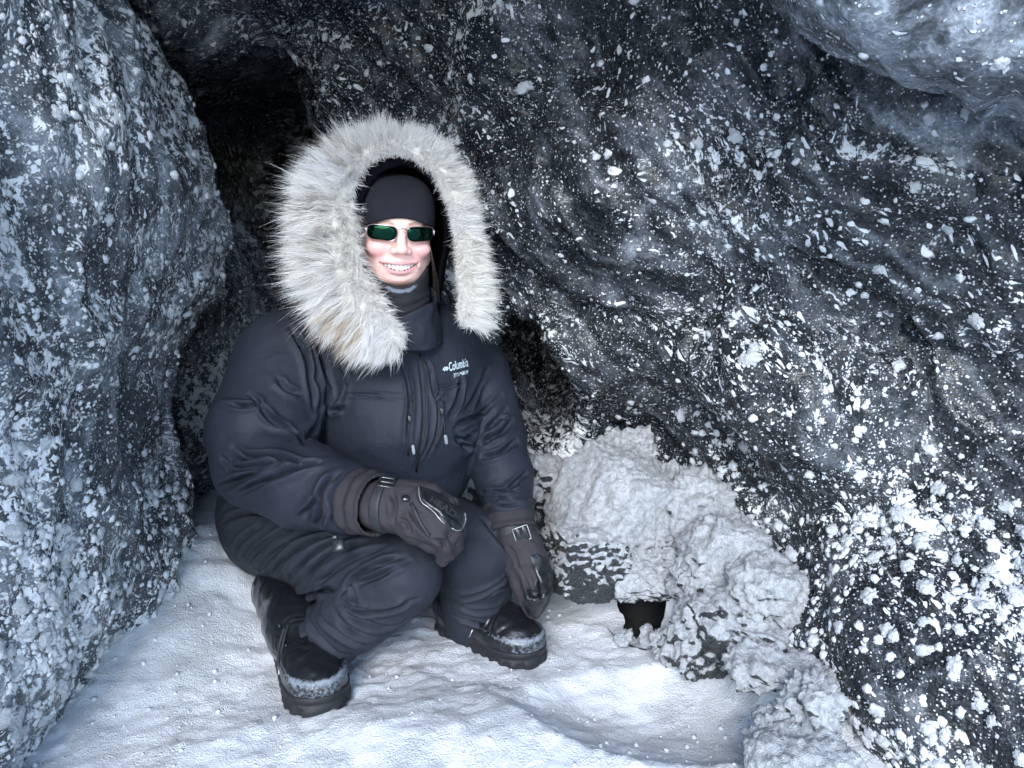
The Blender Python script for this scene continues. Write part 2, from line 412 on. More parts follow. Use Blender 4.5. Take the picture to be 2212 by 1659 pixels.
V2[hb, 0] = HCX+(V2[hb, 0]-HCX)*tr_; V2[hb, 1] = HCY+(V2[hb, 1]-HCY)*tr_; V2[hb, 2] -= .006
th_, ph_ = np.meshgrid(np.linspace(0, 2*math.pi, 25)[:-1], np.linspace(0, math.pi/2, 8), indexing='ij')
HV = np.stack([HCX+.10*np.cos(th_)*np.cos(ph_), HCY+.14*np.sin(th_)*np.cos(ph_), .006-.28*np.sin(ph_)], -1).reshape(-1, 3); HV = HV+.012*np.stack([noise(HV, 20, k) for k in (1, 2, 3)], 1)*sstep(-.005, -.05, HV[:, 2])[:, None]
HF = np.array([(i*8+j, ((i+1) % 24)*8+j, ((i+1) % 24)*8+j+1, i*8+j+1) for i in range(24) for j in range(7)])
N = NT('shade_black_hollow'); N.principled(Base_Color=N.mix(N.noise(N.pos(), 60, 3), (.006, .007, .008), (.03, .034, .038)), Roughness=.4)  # near-black colour paints in the shade of a deep hole
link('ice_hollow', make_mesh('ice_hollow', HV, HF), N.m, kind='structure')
FLOOR = link('snow_floor', make_mesh('snow_floor', V2, F2), M_snow, kind='structure')
def fz(x, y): return float(floor_h(np.array([x]), np.array([y]))[0])
# ================================================================ the person
def cloth_material(name, col, rough, weave=900, bump=.15, col2=None, sheen=0.0, wear=.0, spec=.4, crinkle=0.):
    N = NT(name); P = N.pos()
    n1 = N.noise(P, 14, 3, .6); n2 = N.noise(P, weave, 1)
    f = N.math('MULTIPLY_ADD', n2, .3, N.math('MULTIPLY', N.ramp(n1, .3, .7), .7))
    c = N.mix(f, col, col2 or tuple(x*1.35 for x in col))
    if wear:
        c = N.mix(N.math('MULTIPLY', N.ramp(N.noise(P, 130, 4, .8), .66, .74), wear), c, (.35, .37, .4))
    h = N.math('MULTIPLY_ADD', n2, .25, N.noise(P, 55, 3, .6))
    if crinkle: h = N.math('MULTIPLY_ADD', N.math('ABSOLUTE', N.math('SUBTRACT', N.noise(P, 17, 3, .6, .9), .5)), crinkle, h)
    N.principled(Base_Color=c, Roughness=rough, Normal=N.bump(h, bump, .006), Sheen_Weight=sheen, Specular_IOR_Level=spec)
    return N.m
M_nylon = cloth_material('black_nylon', (.0160, .0195, .029), .60, 1100, .20, wear=.14, spec=.2, crinkle=3.5)
M_pants = cloth_material('black_softshell', (.0172, .0205, .029), .66, 1200, .22, wear=.16, spec=.22, crinkle=2.0)
M_cuff = cloth_material('brown_black_knit', (.026, .025, .029), .8, 800, .25, spec=.2)
M_glove = cloth_material('charcoal_glove_fabric', (.030, .028, .033), .75, 700, .25, spec=.2)
M_hat = cloth_material('black_fleece', (.013, .014, .019), .9, 900, .2, spec=.15)
M_lining = cloth_material('black_pile', (.0025, .0025, .004), .95, 500, .3, spec=.03)
M_tape = cloth_material('black_webbing', (.018, .02, .024), .5, 1500, .3)
def plain(name, col, rough, metal=0., spec=.5, coat=0., nscale=0, namt=.1):
    N = NT(name); kw = {}
    if nscale:
        kw['Normal'] = N.bump(N.noise(N.pos(), nscale, 4, .65), namt, .004)
    N.principled(Base_Color=col, Roughness=rough, Metallic=metal, Specular_IOR_Level=spec, Coat_Weight=coat, Coat_Roughness=.1, **kw)
    return N.m
M_leather = plain('black_leather', (.010, .011, .013), .28, 0, .5, .2, 120, .3)
M_plastic = plain('black_plastic', (.012, .014, .016), .18, 0, .6, .3, 60, .05)
M_zip = plain('black_zip_tape', (.010, .010, .013), .45, 0, .5, 0, 900, .4)
M_pull = plain('grey_rubber_pull', (.22, .25, .28), .4)
M_metal = plain('rose_silver_metal', (.62, .50, .54), .22, 1.0)
M_print = plain('silver_print', (.50, .60, .66), .5, 0, .5, 0, 500, .1)
M_silver = plain('silver_piping', (.45, .46, .48), .35, .6)
M_teeth = plain('tooth_enamel', (.86, .84, .80), .18, 0, .5, .3)
M_sole = plain('black_rubber_sole', (.016, .017, .019), .6, 0, .4, 0, 90, .4)

def rime_material(name, base, rough, coat, white=(.20, .23, .27)):
    """black leather or cloth with white rime where the 'rime' attribute says so"""
    N = NT(name); P = N.pos(); n = N.noise(P, 160, 5, .75)
    m = N.ramp(N.math('MULTIPLY_ADD', N.attr('rime'), .62, N.math('MULTIPLY', n, .9)), .62, .86)
    c = N.mix(m, base, white)
    N.principled(Base_Color=c, Roughness=N.n('MapRange', {0: m, 3: rough, 4: .8}).outputs[0], Coat_Weight=coat, Coat_Roughness=.15,
                 Normal=N.bump(N.math('ADD', N.math('MULTIPLY', m, .5), N.noise(P, 70, 4, .6)), .25, .004))
    return N.m
M_boot = rime_material('black_boot_leather', (.008, .009, .011), .3, .25)
M_gaiter = rime_material('black_gaiter_fleece', (.008, .009, .012), .85, 0, (.16, .19, .23))

def front_point(V, N, u, v):
    """where the sight line of picture point (u, v) meets a surface"""
    U, W_, t = UVT
    d = (U-u)**2+(W_-v)**2
    m = d < 14**2
    if not m.any(): return V[np.argmin(d)]
    idx = np.nonzero(m)[0]; k = idx[np.argsort(t[idx])[:max(1, len(idx)//6)]]
    k = k[np.argmin(d[k])]
    return V[k]
def polydist(V, pts):
    best = np.full(len(V), 9.); tt = np.zeros(len(V))
    L = np.r_[0, np.cumsum(np.linalg.norm(np.diff(pts, axis=0), axis=1))]
    for a, b, l0, l1 in zip(pts[:-1], pts[1:], L[:-1], L[1:]):
        d = b-a; t = np.clip(((V-a)@d)/max(d@d, 1e-9), 0, 1)
        r = np.linalg.norm(V-a-t[:, None]*d, axis=1)
        m = r < best; best[m] = r[m]; tt[m] = ((l0+(l1-l0)*t)/L[-1])[m]
    return best, tt
def spline(pts, n=8):
    p = np.asarray(pts, float); q = np.r_[[2*p[0]-p[1]], p, [2*p[-1]-p[-2]]]; out = []
    for i in range(1, len(q)-2):
        for t in np.linspace(0, 1, n, endpoint=False):
            out.append(.5*((2*q[i])+(q[i+1]-q[i-1])*t+(2*q[i-1]-5*q[i]+4*q[i+1]-q[i+2])*t*t+(3*q[i]-q[i-1]-3*q[i+1]+q[i+2])*t**3))
    return np.array(out+[p[-1]])
def folds(V, Fc, lst):
    """press each crease (picture polyline, depth, width in mm; negative depth raises a ridge) into the cloth"""
    global UVT
    UVT = uv(V); N = vnormals(V, Fc); D = np.zeros(len(V))
    for pts, A, w in lst:
        P3 = spline([front_point(V, N, *p) for p in pts], 5)
        lo, hi = P3.min(0)-.03, P3.max(0)+.03
        m = np.nonzero(((V > lo) & (V < hi)).all(1))[0]
        if not len(m): continue
        d, t = polydist(V[m], P3); w_ = w*.001; A_ = A*.001*(sstep(0, .22, t)*sstep(1, .78, t)*.85+.15)
        w_ = w_*.8; D[m] += 2.0*A_*(-np.exp(-(d/w_)**2)+.5*np.exp(-((d-2.1*w_)/(1.4*w_))**2))
    return V+N*D[:, None]
def garment(fieldfn, box, h, sm=2, sub=1, fl=(), nz=()):
    xs, ys, zs, X, Y, Z = grid(*box, h)
    V, Fc = surface_nets(fieldfn(X, Y, Z), xs, ys, zs)
    V = smooth(V, Fc, sm)
    for _ in range(sub): V, Fc = subdivide(V, Fc); V = smooth(V, Fc, 1)
    if fl: V = folds(V, Fc, fl)
    for s, A, seed in nz:
        V = V+vnormals(V, Fc)*(A*fbm(V, s, 2, seed))[:, None]
    if fl or nz: V = smooth(V, Fc, 1)
    return V, Fc
def bbox(pts, pad):
    p = np.array(pts); lo, hi = p.min(0)-pad, p.max(0)+pad
    return lo[0], hi[0], lo[1], hi[1], lo[2], hi[2]
def chain(X, Y, Z, segs, k):
    f = None
    for a, b, ra, rb in segs:
        c = cone(X, Y, Z, a, b, ra, rb); f = c if f is None else smin(f, c, k)
    return f

# ---------------------------------------------------------------- head frame: x to the picture's right, y out of the face, z up; millimetres
HO = at(867, 497.5, 1.47)
fw = np.array([0, 0, CAM_H])-HO; fw[2] = 0; fw /= np.linalg.norm(fw)
yaw = math.radians(9); cy_, sy_ = math.cos(yaw), math.sin(yaw)
hx = np.array([-fw[1], fw[0], 0]); hy = fw
hx = hx if hx[0] > 0 else -hx
hx, hy = hx*cy_-hy*sy_, hy*cy_+hx*sy_
hz_ = np.array([0, 0, 1.])
pit, rol = math.radians(-5), math.radians(-2)
hy, hz_ = hy*math.cos(pit)+hz_*math.sin(pit), hz_*math.cos(pit)-hy*math.sin(pit)
hx, hz_ = hx*math.cos(rol)+hz_*math.sin(rol), hz_*math.cos(rol)-hx*math.sin(rol)
HR = np.stack([hx, hy, hz_])                      # rows
def H(x, y, z): return HO+(x*hx+y*hy+z*hz_)*.001
def toh(X, Y, Z):
    px, py, pz = (X-HO[0])*1000, (Y-HO[1])*1000, (Z-HO[2])*1000
    return px*hx[0]+py*hx[1]+pz*hx[2], px*hy[0]+py*hy[1]+pz*hy[2], px*hz_[0]+py*hz_[1]+pz*hz_[2]
# joints of the crouching figure
J = dict(neck=H(0, -100, -150), chest=at(845, 790, 1.68), belly=at(890, 960, 1.68), hip=at(640, 1110, 1.80),
         shR=at(612, 775, 1.63), elR=at(556, 990, 1.52), wrR=at(800, 1088, 1.35),
         shL=at(1000, 790, 1.72), elL=at(1064, 950, 1.70), wrL=at(1104, 1110, 1.61),
         hipR=at(600, 1128, 1.76), knR=at(868, 1236, 1.43), anR=at(672, 1405, 1.56),
         hipL=at(760, 1095, 1.86), knL=at(1028, 1190, 1.60), anL=at(1030, 1360, 1.72))
def mouth_zc(x): return -72.4+6.9*np.minimum((x/33.5)**2, 1.3)
def mouth_hh(x): return 5.9*np.clip(1-(np.abs(x)/33.5)**2.4, 0, 1)**.8
def head_field(X, Y, Z):
    x, y, z = toh(X, Y, Z); ax_ = np.abs(x)
    f = ell(x, y, z, (0, -97, 12), (70, 94, 78))
    f = smin(f, ell(x, y, z, (0, -70, -34), (69, 62, 79)), 16)
    f = smin(f, ell(x, y, z, (0, -36, -90), (30, 27, 20)), 20)
    f = smin(f, cone(ax_, y, z, (27, -42, -88), (55, -80, -60), 18, 18), 18)
    f = smin(f, ell(ax_, y, z, (41, -27, -36), (22, 19, 17)), 14)
    f = smin(f, cone(ax_, y, z, (6, -13, 11), (36, -20, 13), 10, 9), 12)
    f = smax(f, -ell(ax_, y, z, (31, 2, -4), (17, 13, 10)), 8)
    f = smin(f, ell(ax_, y, z, (30, -20, -4), (13, 12, 11)), 4)
    f = smin(f, ell(x, y, z, (0, -28, -70), (37, 23, 25)), 14)
    # nose
    n = cone(x*.92, y, z, (0, -9, 3), (0, 6, -32), 7.2, 9.0)
    n = smin(n, ell(x, y, z, (0, 11, -36), (11.0, 9.5, 9.0)), 7)
    n = smin(n, ell(ax_, y, z, (14.0, 1.0, -39.5), (8.0, 10.0, 7.6)), 7)
    f = smin(f, n, 10)
    f = smax(f, -ell(ax_, y, z, (7.5, 8, -46.0), (3.8, 5.0, 2.6)), 3)
    # lips round an open smile
    zc, hh = mouth_zc(x), mouth_hh(x)
    q2 = np.minimum((ax_/40)**2, 1.2)
    yl = -5.5-q2*20
    bow = .9*np.exp(-(ax_/3.5)**2)-.8*np.exp(-((ax_-8)/6)**2)
    up = np.sqrt((z-(zc+hh+2.0))**2*1.3+(y-yl)**2)-(4.4-2.2*q2)
    lo = np.sqrt((z-(zc-hh-3.4))**2*1.1+(y-yl+1)**2)-(5.4-3.2*q2)
    side = (ax_-36)
    f = smin(f, np.maximum(up, side), 5); f = smin(f, np.maximum(lo, side), 6)
    f = smax(f, -np.maximum(np.maximum(np.abs(z-zc)-hh, ax_-34), -(y+30)), 1.5)
    f = smax(f, -ell(ax_, y, z, (37, -21, -66), (2.2, 4, 3)), 4)
    # smile folds and chin crease
    f = smax(f, -cone(ax_, y, z, (21, -1.5, -40), (49, -19, -68), 1.4, 2.0), 8)
    f = smax(f, -(np.sqrt((z+92-(ax_/22)**2*3)**2+(y+4.5)**2)-3.0), 8)
    return f*.001
def body_field(X, Y, Z):
    f = head_field(X, Y, Z)
    f = smin(f, cone(X, Y, Z, H(0, -92, -85), H(0, -115, -190), .052, .056), .02)
    s = chain(X, Y, Z, [(J['chest'], J['belly'], .095, .085), (J['belly'], J['hip'], .075, .09), (J['shR'], J['shL'], .04, .04),
                        (J['shR'], J['elR'], .05, .042), (J['elR'], J['wrR'], .042, .03), (J['shL'], J['elL'], .05, .04), (J['elL'], J['wrL'], .04, .03),
                        (J['hipR'], J['knR'], .07, .036), (J['knR'], J['anR'], .036, .034), (J['hipL'], J['knL'], .07, .036), (J['knL'], J['anL'], .036, .034)], .03)
    return smin(f, s, .03)
def fine(lo, hi, flo, fhi, h, H_):
    a = np.arange(lo, flo, H_); b = np.arange(flo, fhi, h); c = np.arange(fhi, hi, H_)
    return np.r_[a, b, c]
xs = fine(-.72, .16, HO[0]-.080, HO[0]+.080, .0015, .013)
ys = fine(1.15, 2.10, HO[1]-.030, HO[1]+.075, .0015, .013)
zs = fine(.0, 1.08, HO[2]-.125, HO[2]+.030, .0015, .013)
Fb = body_field(xs[:, None, None].astype(np.float32), ys[None, :, None].astype(np.float32), zs[None, None, :].astype(np.float32))
V, Fc = surface_nets(Fb, xs, ys, zs); V = smooth(V, Fc, 2, .5)
x, y, z = toh(V[:, 0], V[:, 1], V[:, 2]); ax_ = np.abs(x)
me = make_mesh('body', V, Fc)
front = sstep(-60, -25, y)
blush = front*(np.exp(-((ax_-42)/26)**2-((z+40)/25)**2)*.9+.35*np.exp(-(x/9)**2-((z+38)/9)**2)+.25*np.exp(-(x/20)**2-((z+100)/12)**2))
zc, hh = mouth_zc(x), mouth_hh(x)
lipu = sstep(6.6-3.5*(ax_/40)**2, 4.8-3.5*(ax_/40)**2, z-zc-hh-(.9*np.exp(-((ax_-6)/4)**2)))*(z > zc); lipl = sstep(9.0-5*(ax_/40)**2, 6.8-5*(ax_/40)**2, zc-hh-z)*(z <= zc)
lips = front*np.clip(lipu+lipl, 0, 1)*sstep(39, 36, ax_)
inside = sstep(-12, -20, y)*sstep(1.5, -.5, np.abs(z-zc)-hh)*(ax_ < 37)*front
brow = front*sstep(4.0, 1.8, np.abs(z-(14.0-((ax_-30)/18)**2*3.5)))*sstep(52, 46, ax_)*sstep(12, 16, ax_)
attr(me, 'skin', np.stack([np.clip(blush, 0, 1), np.clip(lips, 0, 1), np.clip(brow*.8, 0, 1)], 1))
attr(me, 'mouth', inside)
N = NT('skin'); P = N.pos()
sep = N.n('SeparateColor', {0: N.attr('skin', 0)})
sk = N.mix(N.ramp(N.noise(P, 220, 3), .3, .7), (.84, .54, .46), (.88, .60, .52))
sk = N.mix(N.math('MULTIPLY', sep.outputs[0], .75), sk, (.80, .36, .36))
sk = N.mix(N.math('MULTIPLY', sep.outputs[1], .85), sk, (.58, .26, .28))
sk = N.mix(N.math('MULTIPLY', sep.outputs[2], .85), sk, (.20, .12, .08))
sk = N.mix(N.attr('mouth'), sk, (.10, .02, .02))
N.principled(Base_Color=sk, Roughness=.42, Subsurface_Weight=.12, Subsurface_Radius=(.008, .004, .002), Subsurface_Scale=.5, Specular_IOR_Level=.45,
             Normal=N.bump(N.noise(P, 900, 2), .08, .001))
M_skin = N.m
PERSON = link('person', me, M_skin, label='smiling person in black parka with white fur hood crouching on the snow', category='person')
# ---------------------------------------------------------------- teeth
tv, tf = [], []
def add_ell(c, r, R, n=8, m=12, p=3.4):
    """rounded block (superellipsoid) for a tooth"""
    b = len(tv)
    for i in range(n+1):
        ph = -math.pi/2+math.pi*i/n
        for j in range(m):
            th = 2*math.pi*j/m
            sg = lambda v: math.copysign(abs(v)**(2/p), v)
            q = np.array([sg(math.cos(ph))*sg(math.cos(th))*r[0], sg(math.cos(ph))*sg(math.sin(th))*r[1], sg(math.sin(ph))*r[2]])
            tv.append(H(*(np.array(c)+R@q)))
    for i in range(n):
        for j in range(m):
            tf.append((b+i*m+j, b+i*m+(j+1) % m, b+(i+1)*m+(j+1) % m, b+(i+1)*m+j))
wd = [8.6, 7.0, 7.2, 6.2, 5.4]; p0 = 0
for k, wv in enumerate(wd):
    xc = p0+wv/2; p0 += wv
    for sgn in (-1, 1):
        ang = -sgn*math.atan(2*xc/60)
        R = np.array([[math.cos(ang), -math.sin(ang), 0], [math.sin(ang), math.cos(ang), 0], [0, 0, 1]])
        add_ell((sgn*xc*.96, -11.5-xc*xc/62, mouth_zc(xc)+.2+(.4 if k == 1 else 0)), (wv/2*1.03, 3.4, 6.5-.8*k), R)
link('teeth', make_mesh('teeth', np.array(tv), np.array(tf)), M_teeth, PERSON)
# ---------------------------------------------------------------- beanie
def cran(x, y, z, g):
    k = (np.abs(x/(75+g))**2.8+np.abs((y+97)/(97+g))**2.4+np.abs((z-14)/(86+g))**2.8)**(1/2.6); return (k-1)*80
def hat_field(X, Y, Z):
    x, y, z = toh(X, Y, Z)
    f = smin(cran(x, y, z, 5), cone(np.abs(x), y, z, (6, -13, 13), (36, -20, 15), 13, 12), 14)
    f = np.maximum(f, -cran(x, y, z, -4))
    edge = 22-(np.abs(x)/62)**2*17-np.clip(-y-40, 0, 200)*.35
    return smax(f, edge-z, 3)*.001
V, Fc = garment(hat_field, bbox([H(-85, 15, -30), H(85, -210, 130), H(-85, -210, -30), H(85, 15, 130)], .01), .0028, 2, 0)
x, y, z = toh(V[:, 0], V[:, 1], V[:, 2])
V = V+vnormals(V, Fc)*(.0012*np.exp(-((z-(31-(x/62)**2*17))/2.0)**2)*-1)[:, None]
link('beanie', make_mesh('beanie', V, Fc), M_hat, PERSON)
# ---------------------------------------------------------------- neck gaiter
def gaiter_field(X, Y, Z):
    x, y, z = toh(X, Y, Z); ax_ = np.abs(x)
    f = cone(x, y*.92, z, (0, -64, -70), (4, -62, -200), 66, 70)
    f = smin(f, ell(x, y, z, (0, -36, -104), (40, 33, 26)), 18)
    edge = -108+(ax_/56)**2*28+np.clip(-y-40, 0, 200)*.25
    f = smax(f, z-edge, 4)
    ins = cone(x, y*.92, z, (0, -68, -60), (0, -66, -125), 57, 60); ins = smin(ins, ell(x, y, z, (0, -40, -98), (31, 29, 20)), 16)
    f = smax(f, -ins, 3)
    return np.maximum(f, -205-z)*.001
V, Fc = garment(gaiter_field, bbox([H(-90, 25, -215), H(90, -150, -40), H(-90, -150, -215), H(90, 25, -40)], .012), .0028, 2, 0)
x, y, z = toh(V[:, 0], V[:, 1], V[:, 2])
D = .0028*np.abs(np.sin((z-.25*np.abs(x)+6*noise(V, 18, 3))*.19))*sstep(-118, -132, z)+.0012*fbm(V, 40, 2, 5)
V = V+vnormals(V, Fc)*D[:, None]
me = make_mesh('neck_gaiter', V, Fc)
edge = -108+(np.abs(x)/56)**2*28
attr(me, 'rime', .75*np.exp(-((z-edge+8)/5)**2)*sstep(44, 22, np.abs(x-2))*(y > -40))
link('neck_gaiter', me, M_gaiter, PERSON)

# ---------------------------------------------------------------- parka
C = at
def jacket_field(X, Y, Z):
    torso = chain(X, Y, Z, [(C(845, 800, 1.69), C(880, 905, 1.67), .155, .148), (C(880, 905, 1.67), C(905, 1010, 1.70), .148, .115)], .05)
    torso = smin(torso, cone(X, Y, Z, C(640, 770, 1.68), C(830, 700, 1.67), .10, .10), .05)
    torso = smin(torso, cone(X, Y, Z, C(850, 700, 1.67), C(985, 780, 1.73), .10, .085), .05)
    torso = smin(torso, cone(X, Y, Z, C(925, 800, 1.70), C(930, 900, 1.70), .112, .10), .05)
    torso = smin(torso, cone(X, Y, Z, C(800, 930, 1.70), C(735, 1010, 1.74), .125, .11), .05)
    armR = smin(cone(X, Y, Z, C(622, 782, 1.64), C(566, 930, 1.55), .112, .104), cone(X, Y, Z, C(566, 940, 1.55), C(560, 998, 1.52), .102, .090), .03)
    foreR = chain(X, Y, Z, [(C(556, 1000, 1.51), C(660, 1050, 1.43), .088, .078), (C(660, 1050, 1.43), C(760, 1080, 1.375), .078, .064)], .02)
    fd = C(760, 1080, 1.375)-C(660, 1050, 1.43); fd /= np.linalg.norm(fd); fe = C(768, 1082, 1.371)
    foreR = smax(foreR, (X-fe[0])*fd[0]+(Y-fe[1])*fd[1]+(Z-fe[2])*fd[2], .012)
    armL = chain(X, Y, Z, [(C(1026, 805, 1.75), C(1062, 945, 1.71), .080, .074), (C(1060, 945, 1.71), C(1088, 1030, 1.66), .072, .062), (C(1088, 1030, 1.66), C(1102, 1098, 1.615), .062, .052)], .02)
    f = smin(torso, smin(armR, foreR, .010), .005)
    f = smin(f, armL, .010)
    # hollow neck and open ends of the sleeves
    f = smax(f, -cone(X, Y, Z, H(2, -62, -60), H(2, -70, -190), .072, .055), .008)
    return f
col = [C(470, 640, 1.7), C(1160, 640, 1.8), C(470, 1150, 1.3), C(1160, 1150, 1.3), C(900, 1100, 1.9), C(600, 640, 1.9)]
JF = [ # sleeve nearest the left wall
  ([(455, 868), (520, 876), (558, 868), (540, 850)], 7, 5), ([(560, 868), (590, 905), (640, 930), (655, 955)], 8, 6), ([(600, 815), (620, 838), (650, 850)], 5, 6),
  ([(500, 965), (530, 985), (590, 982), (640, 1000), (680, 1005)], 8, 6), ([(478, 1000), (510, 1012), (570, 1002), (620, 992)], 6, 5), ([(472, 985), (495, 1005)], 4, 5),
  ([(462, 1062), (510, 1040), (560, 1018)], 8, 7), ([(510, 1068), (560, 1042), (620, 1022), (690, 1005)], 8, 6), ([(620, 1018), (660, 1008), (700, 1000)], 6, 5),
  ([(732, 1022), (705, 1045), (693, 1075), (697, 1105), (690, 1140)], 9, 6), ([(690, 1070), (670, 1100), (645, 1125)], 6, 7), ([(682, 1078), (678, 1095)], 4, 4),
  ([(808, 1062), (790, 1085), (770, 1115), (745, 1140)], 6, 6), ([(790, 1070), (775, 1098)], -3, 5),
  # shoulder and armpit
  ([(628, 705), (650, 740), (665, 775), (672, 830), (678, 890)], 7, 6), ([(655, 735), (668, 765)], 6, 4), ([(672, 705), (690, 745), (705, 800), (712, 860), (700, 885)], 8, 5),
  ([(700, 720), (735, 770), (755, 812)], 5, 5), ([(735, 875), (745, 850), (742, 830)], 5, 5), ([(690, 890), (720, 888), (740, 880)], 8, 6), ([(676, 800), (690, 840), (688, 880), (675, 930), (655, 960)], 7, 7),
  # chest: yoke seam, lower quilt line, zip flap
  ([(735, 850), (790, 852), (880, 858)], 3.5, 3), ([(940, 840), (980, 832), (1005, 822)], 3.5, 3), 
  ([(872, 780), (888, 850), (886, 920), (876, 1000)], 5, 4), ([(908, 770), (918, 830), (920, 900), (908, 970), (895, 1030)], 3, 3.5),
  ([(935, 790), (942, 850), (952, 880), (948, 930), (925, 990)], 4, 4), ([(905, 1000), (925, 960), (935, 920)], 3, 3),
  ([(925, 775), (935, 800)], 3, 4), ([(958, 840), (950, 858), (965, 860)], 4, 4),
  # far sleeve
  ([(1000, 800), (995, 850), (975, 905)], 8, 6), ([(1060, 800), (1030, 850), (1010, 890)], 6, 6), ([(1085, 855), (1050, 885), (1005, 912), (985, 930)], 7, 6), ([(1095, 880), (1062, 915), (1020, 940), (990, 952)], 8, 6),
  ([(1110, 905), (1090, 930), (1050, 950), (1005, 975)], 7, 6), ([(1118, 950), (1085, 975), (1050, 985), (1012, 985)], 7, 6), ([(1100, 905), (1080, 900)], 4, 5), ([(985, 945), (1005, 962), (1030, 990)], 6, 6),
  ([(1140, 1020), (1110, 1045), (1085, 1058)], 7, 5), ([(1040, 1064), (1080, 1062), (1118, 1058)], 7, 4), ([(1055, 1090), (1100, 1092), (1150, 1085)], 4, 4), ([(1070, 1082), (1080, 1075), (1110, 1084)], 3, 4),
]
V, Fc = garment(jacket_field, bbox(col, .06), .0058, 3, 1, JF, ((8, .004, 3), (24, .0013, 8)))
JV, JF_ = V, Fc
JACKET = link('parka', make_mesh('parka', V, Fc), M_nylon, PERSON)
# knitted cuffs
def ring(a, b, ra, rb, t=.006):
    def f(X, Y, Z):
        o = cone(X, Y, Z, a, b, ra, rb); d = (b-a)/np.linalg.norm(b-a)
        s = (X-a[0])*d[0]+(Y-a[1])*d[1]+(Z-a[2])*d[2]; L = np.linalg.norm(b-a)
        o = smax(smax(o, -s, .004), s-L, .004)
        return smax(o, -cone(X, Y, Z, a-d*.02, b+d*.02, ra-t, rb-t), .002)
    return f
for a, b, ra, rb in [(C(750, 1077, 1.383), C(818, 1091, 1.342), .060, .055), (C(1098, 1086, 1.622), C(1106, 1146, 1.60), .054, .050)]:
    V, Fc = garment(ring(a, b, ra, rb), bbox([a, b], .085), .003, 2, 0)
    d = (b-a)/np.linalg.norm(b-a); s = (V-a)@d
    V = V+vnormals(V, Fc)*(.0022*np.sin(s*260)+.0035*fbm(V, 26, 2, 9))[:, None]
    link('cuff', make_mesh('cuff', V, Fc), M_cuff, PERSON)
# ---------------------------------------------------------------- trousers
def pants_field(X, Y, Z):
    seat = chain(X, Y, Z, [(C(600, 1100, 1.80), C(740, 1085, 1.86), .135, .13)], .03)
    r = chain(X, Y, Z, [(C(602, 1128, 1.76), C(740, 1190, 1.58), .126, .100), (C(740, 1190, 1.58), C(868, 1238, 1.44), .096, .075)], .03)
    rs = chain(X, Y, Z, [(C(864, 1246, 1.44), C(778, 1318, 1.47), .073, .066), (C(778, 1318, 1.47), C(686, 1396, 1.53), .066, .066)], .03)
    l = chain(X, Y, Z, [(C(760, 1095, 1.87), C(1020, 1186, 1.62), .12, .088)], .03)
    ls = chain(X, Y, Z, [(C(1024, 1195, 1.62), C(1030, 1350, 1.72), .086, .074)], .03)
    f = smin(seat, smin(r, rs, .012), .03); f = smin(f, smin(l, ls, .014), .02)
    # cut the trouser legs off square above the boots
    for a, b in ((C(770, 1320, 1.47), C(690, 1392, 1.53)), (C(1024, 1195, 1.62), C(1030, 1352, 1.72))):
        d = (b-a)/np.linalg.norm(b-a); s = (X-b[0])*d[0]+(Y-b[1])*d[1]+(Z-b[2])*d[2]
        near = np.sqrt((X-b[0])**2+(Y-b[1])**2+(Z-b[2])**2)-.15
        f = smax(f, np.minimum(s-.012, -near), .006)
    return f
col = [C(470, 1000, 1.8), C(1130, 1000, 1.9), C(560, 1480, 1.5), C(1130, 1450, 1.7), C(900, 1250, 1.3), C(600, 1000, 2.0)]
PF = [([(530, 1225), (550, 1190), (600, 1150), (650, 1125)], 5, 6), ([(560, 1235), (590, 1195), (640, 1160), (700, 1140)], 6, 6), ([(590, 1245), (620, 1205), (670, 1170), (720, 1150)], 6, 6),
  ([(625, 1255), (655, 1215), (700, 1180), (745, 1158)], 6, 6), ([(660, 1258), (690, 1220), (735, 1188), (790, 1168)], 6, 6), ([(690, 1262), (725, 1230), (775, 1200), (830, 1180)], 5, 6),
  ([(505, 1200), (520, 1165), (560, 1135)], 4, 6), ([(480, 1130), (520, 1110), (570, 1105)], 5, 6), ([(480, 1100), (530, 1085)], 4, 6),
  ([(735, 1285), (760, 1250), (830, 1215), (875, 1205)], 7, 6), ([(770, 1262), (820, 1245), (885, 1212)], 6, 4.5), ([(722, 1272), (680, 1278), (640, 1290)], 10, 6),
  ([(735, 1292), (780, 1320), (830, 1322), (880, 1300), (905, 1292)], 7, 5), ([(735, 1300), (790, 1345), (850, 1350), (900, 1335)], 5, 6), ([(720, 1310), (770, 1365), (840, 1372)], 5, 6),
  ([(690, 1310), (730, 1370), (800, 1395)], 5, 7), ([(665, 1320), (690, 1380), (760, 1415)], 4, 7), ([(650, 1290), (652, 1350), (665, 1400)], 4, 7), ([(760, 1245), (765, 1290), (778, 1312)], 3, 4),
  ([(650, 1400), (690, 1420), (750, 1425)], 4, 5),
  ([(970, 1285), (1010, 1292), (1060, 1275), (1100, 1240)], 7, 6), ([(985, 1310), (1040, 1325), (1090, 1310)], 5, 6), ([(975, 1330), (1030, 1350), (1090, 1345)], 5, 6), ([(1040, 1120), (1080, 1160), (1105, 1215)], 4, 7),
  ([(1050, 1290), (1080, 1270), (1105, 1262)], 4, 5)]
V, Fc = garment(pants_field, bbox(col, .05), .006, 3, 1, PF, ((8, .004, 13), (26, .0018, 18)))
link('trousers', make_mesh('trousers', V, Fc), M_pants, PERSON)
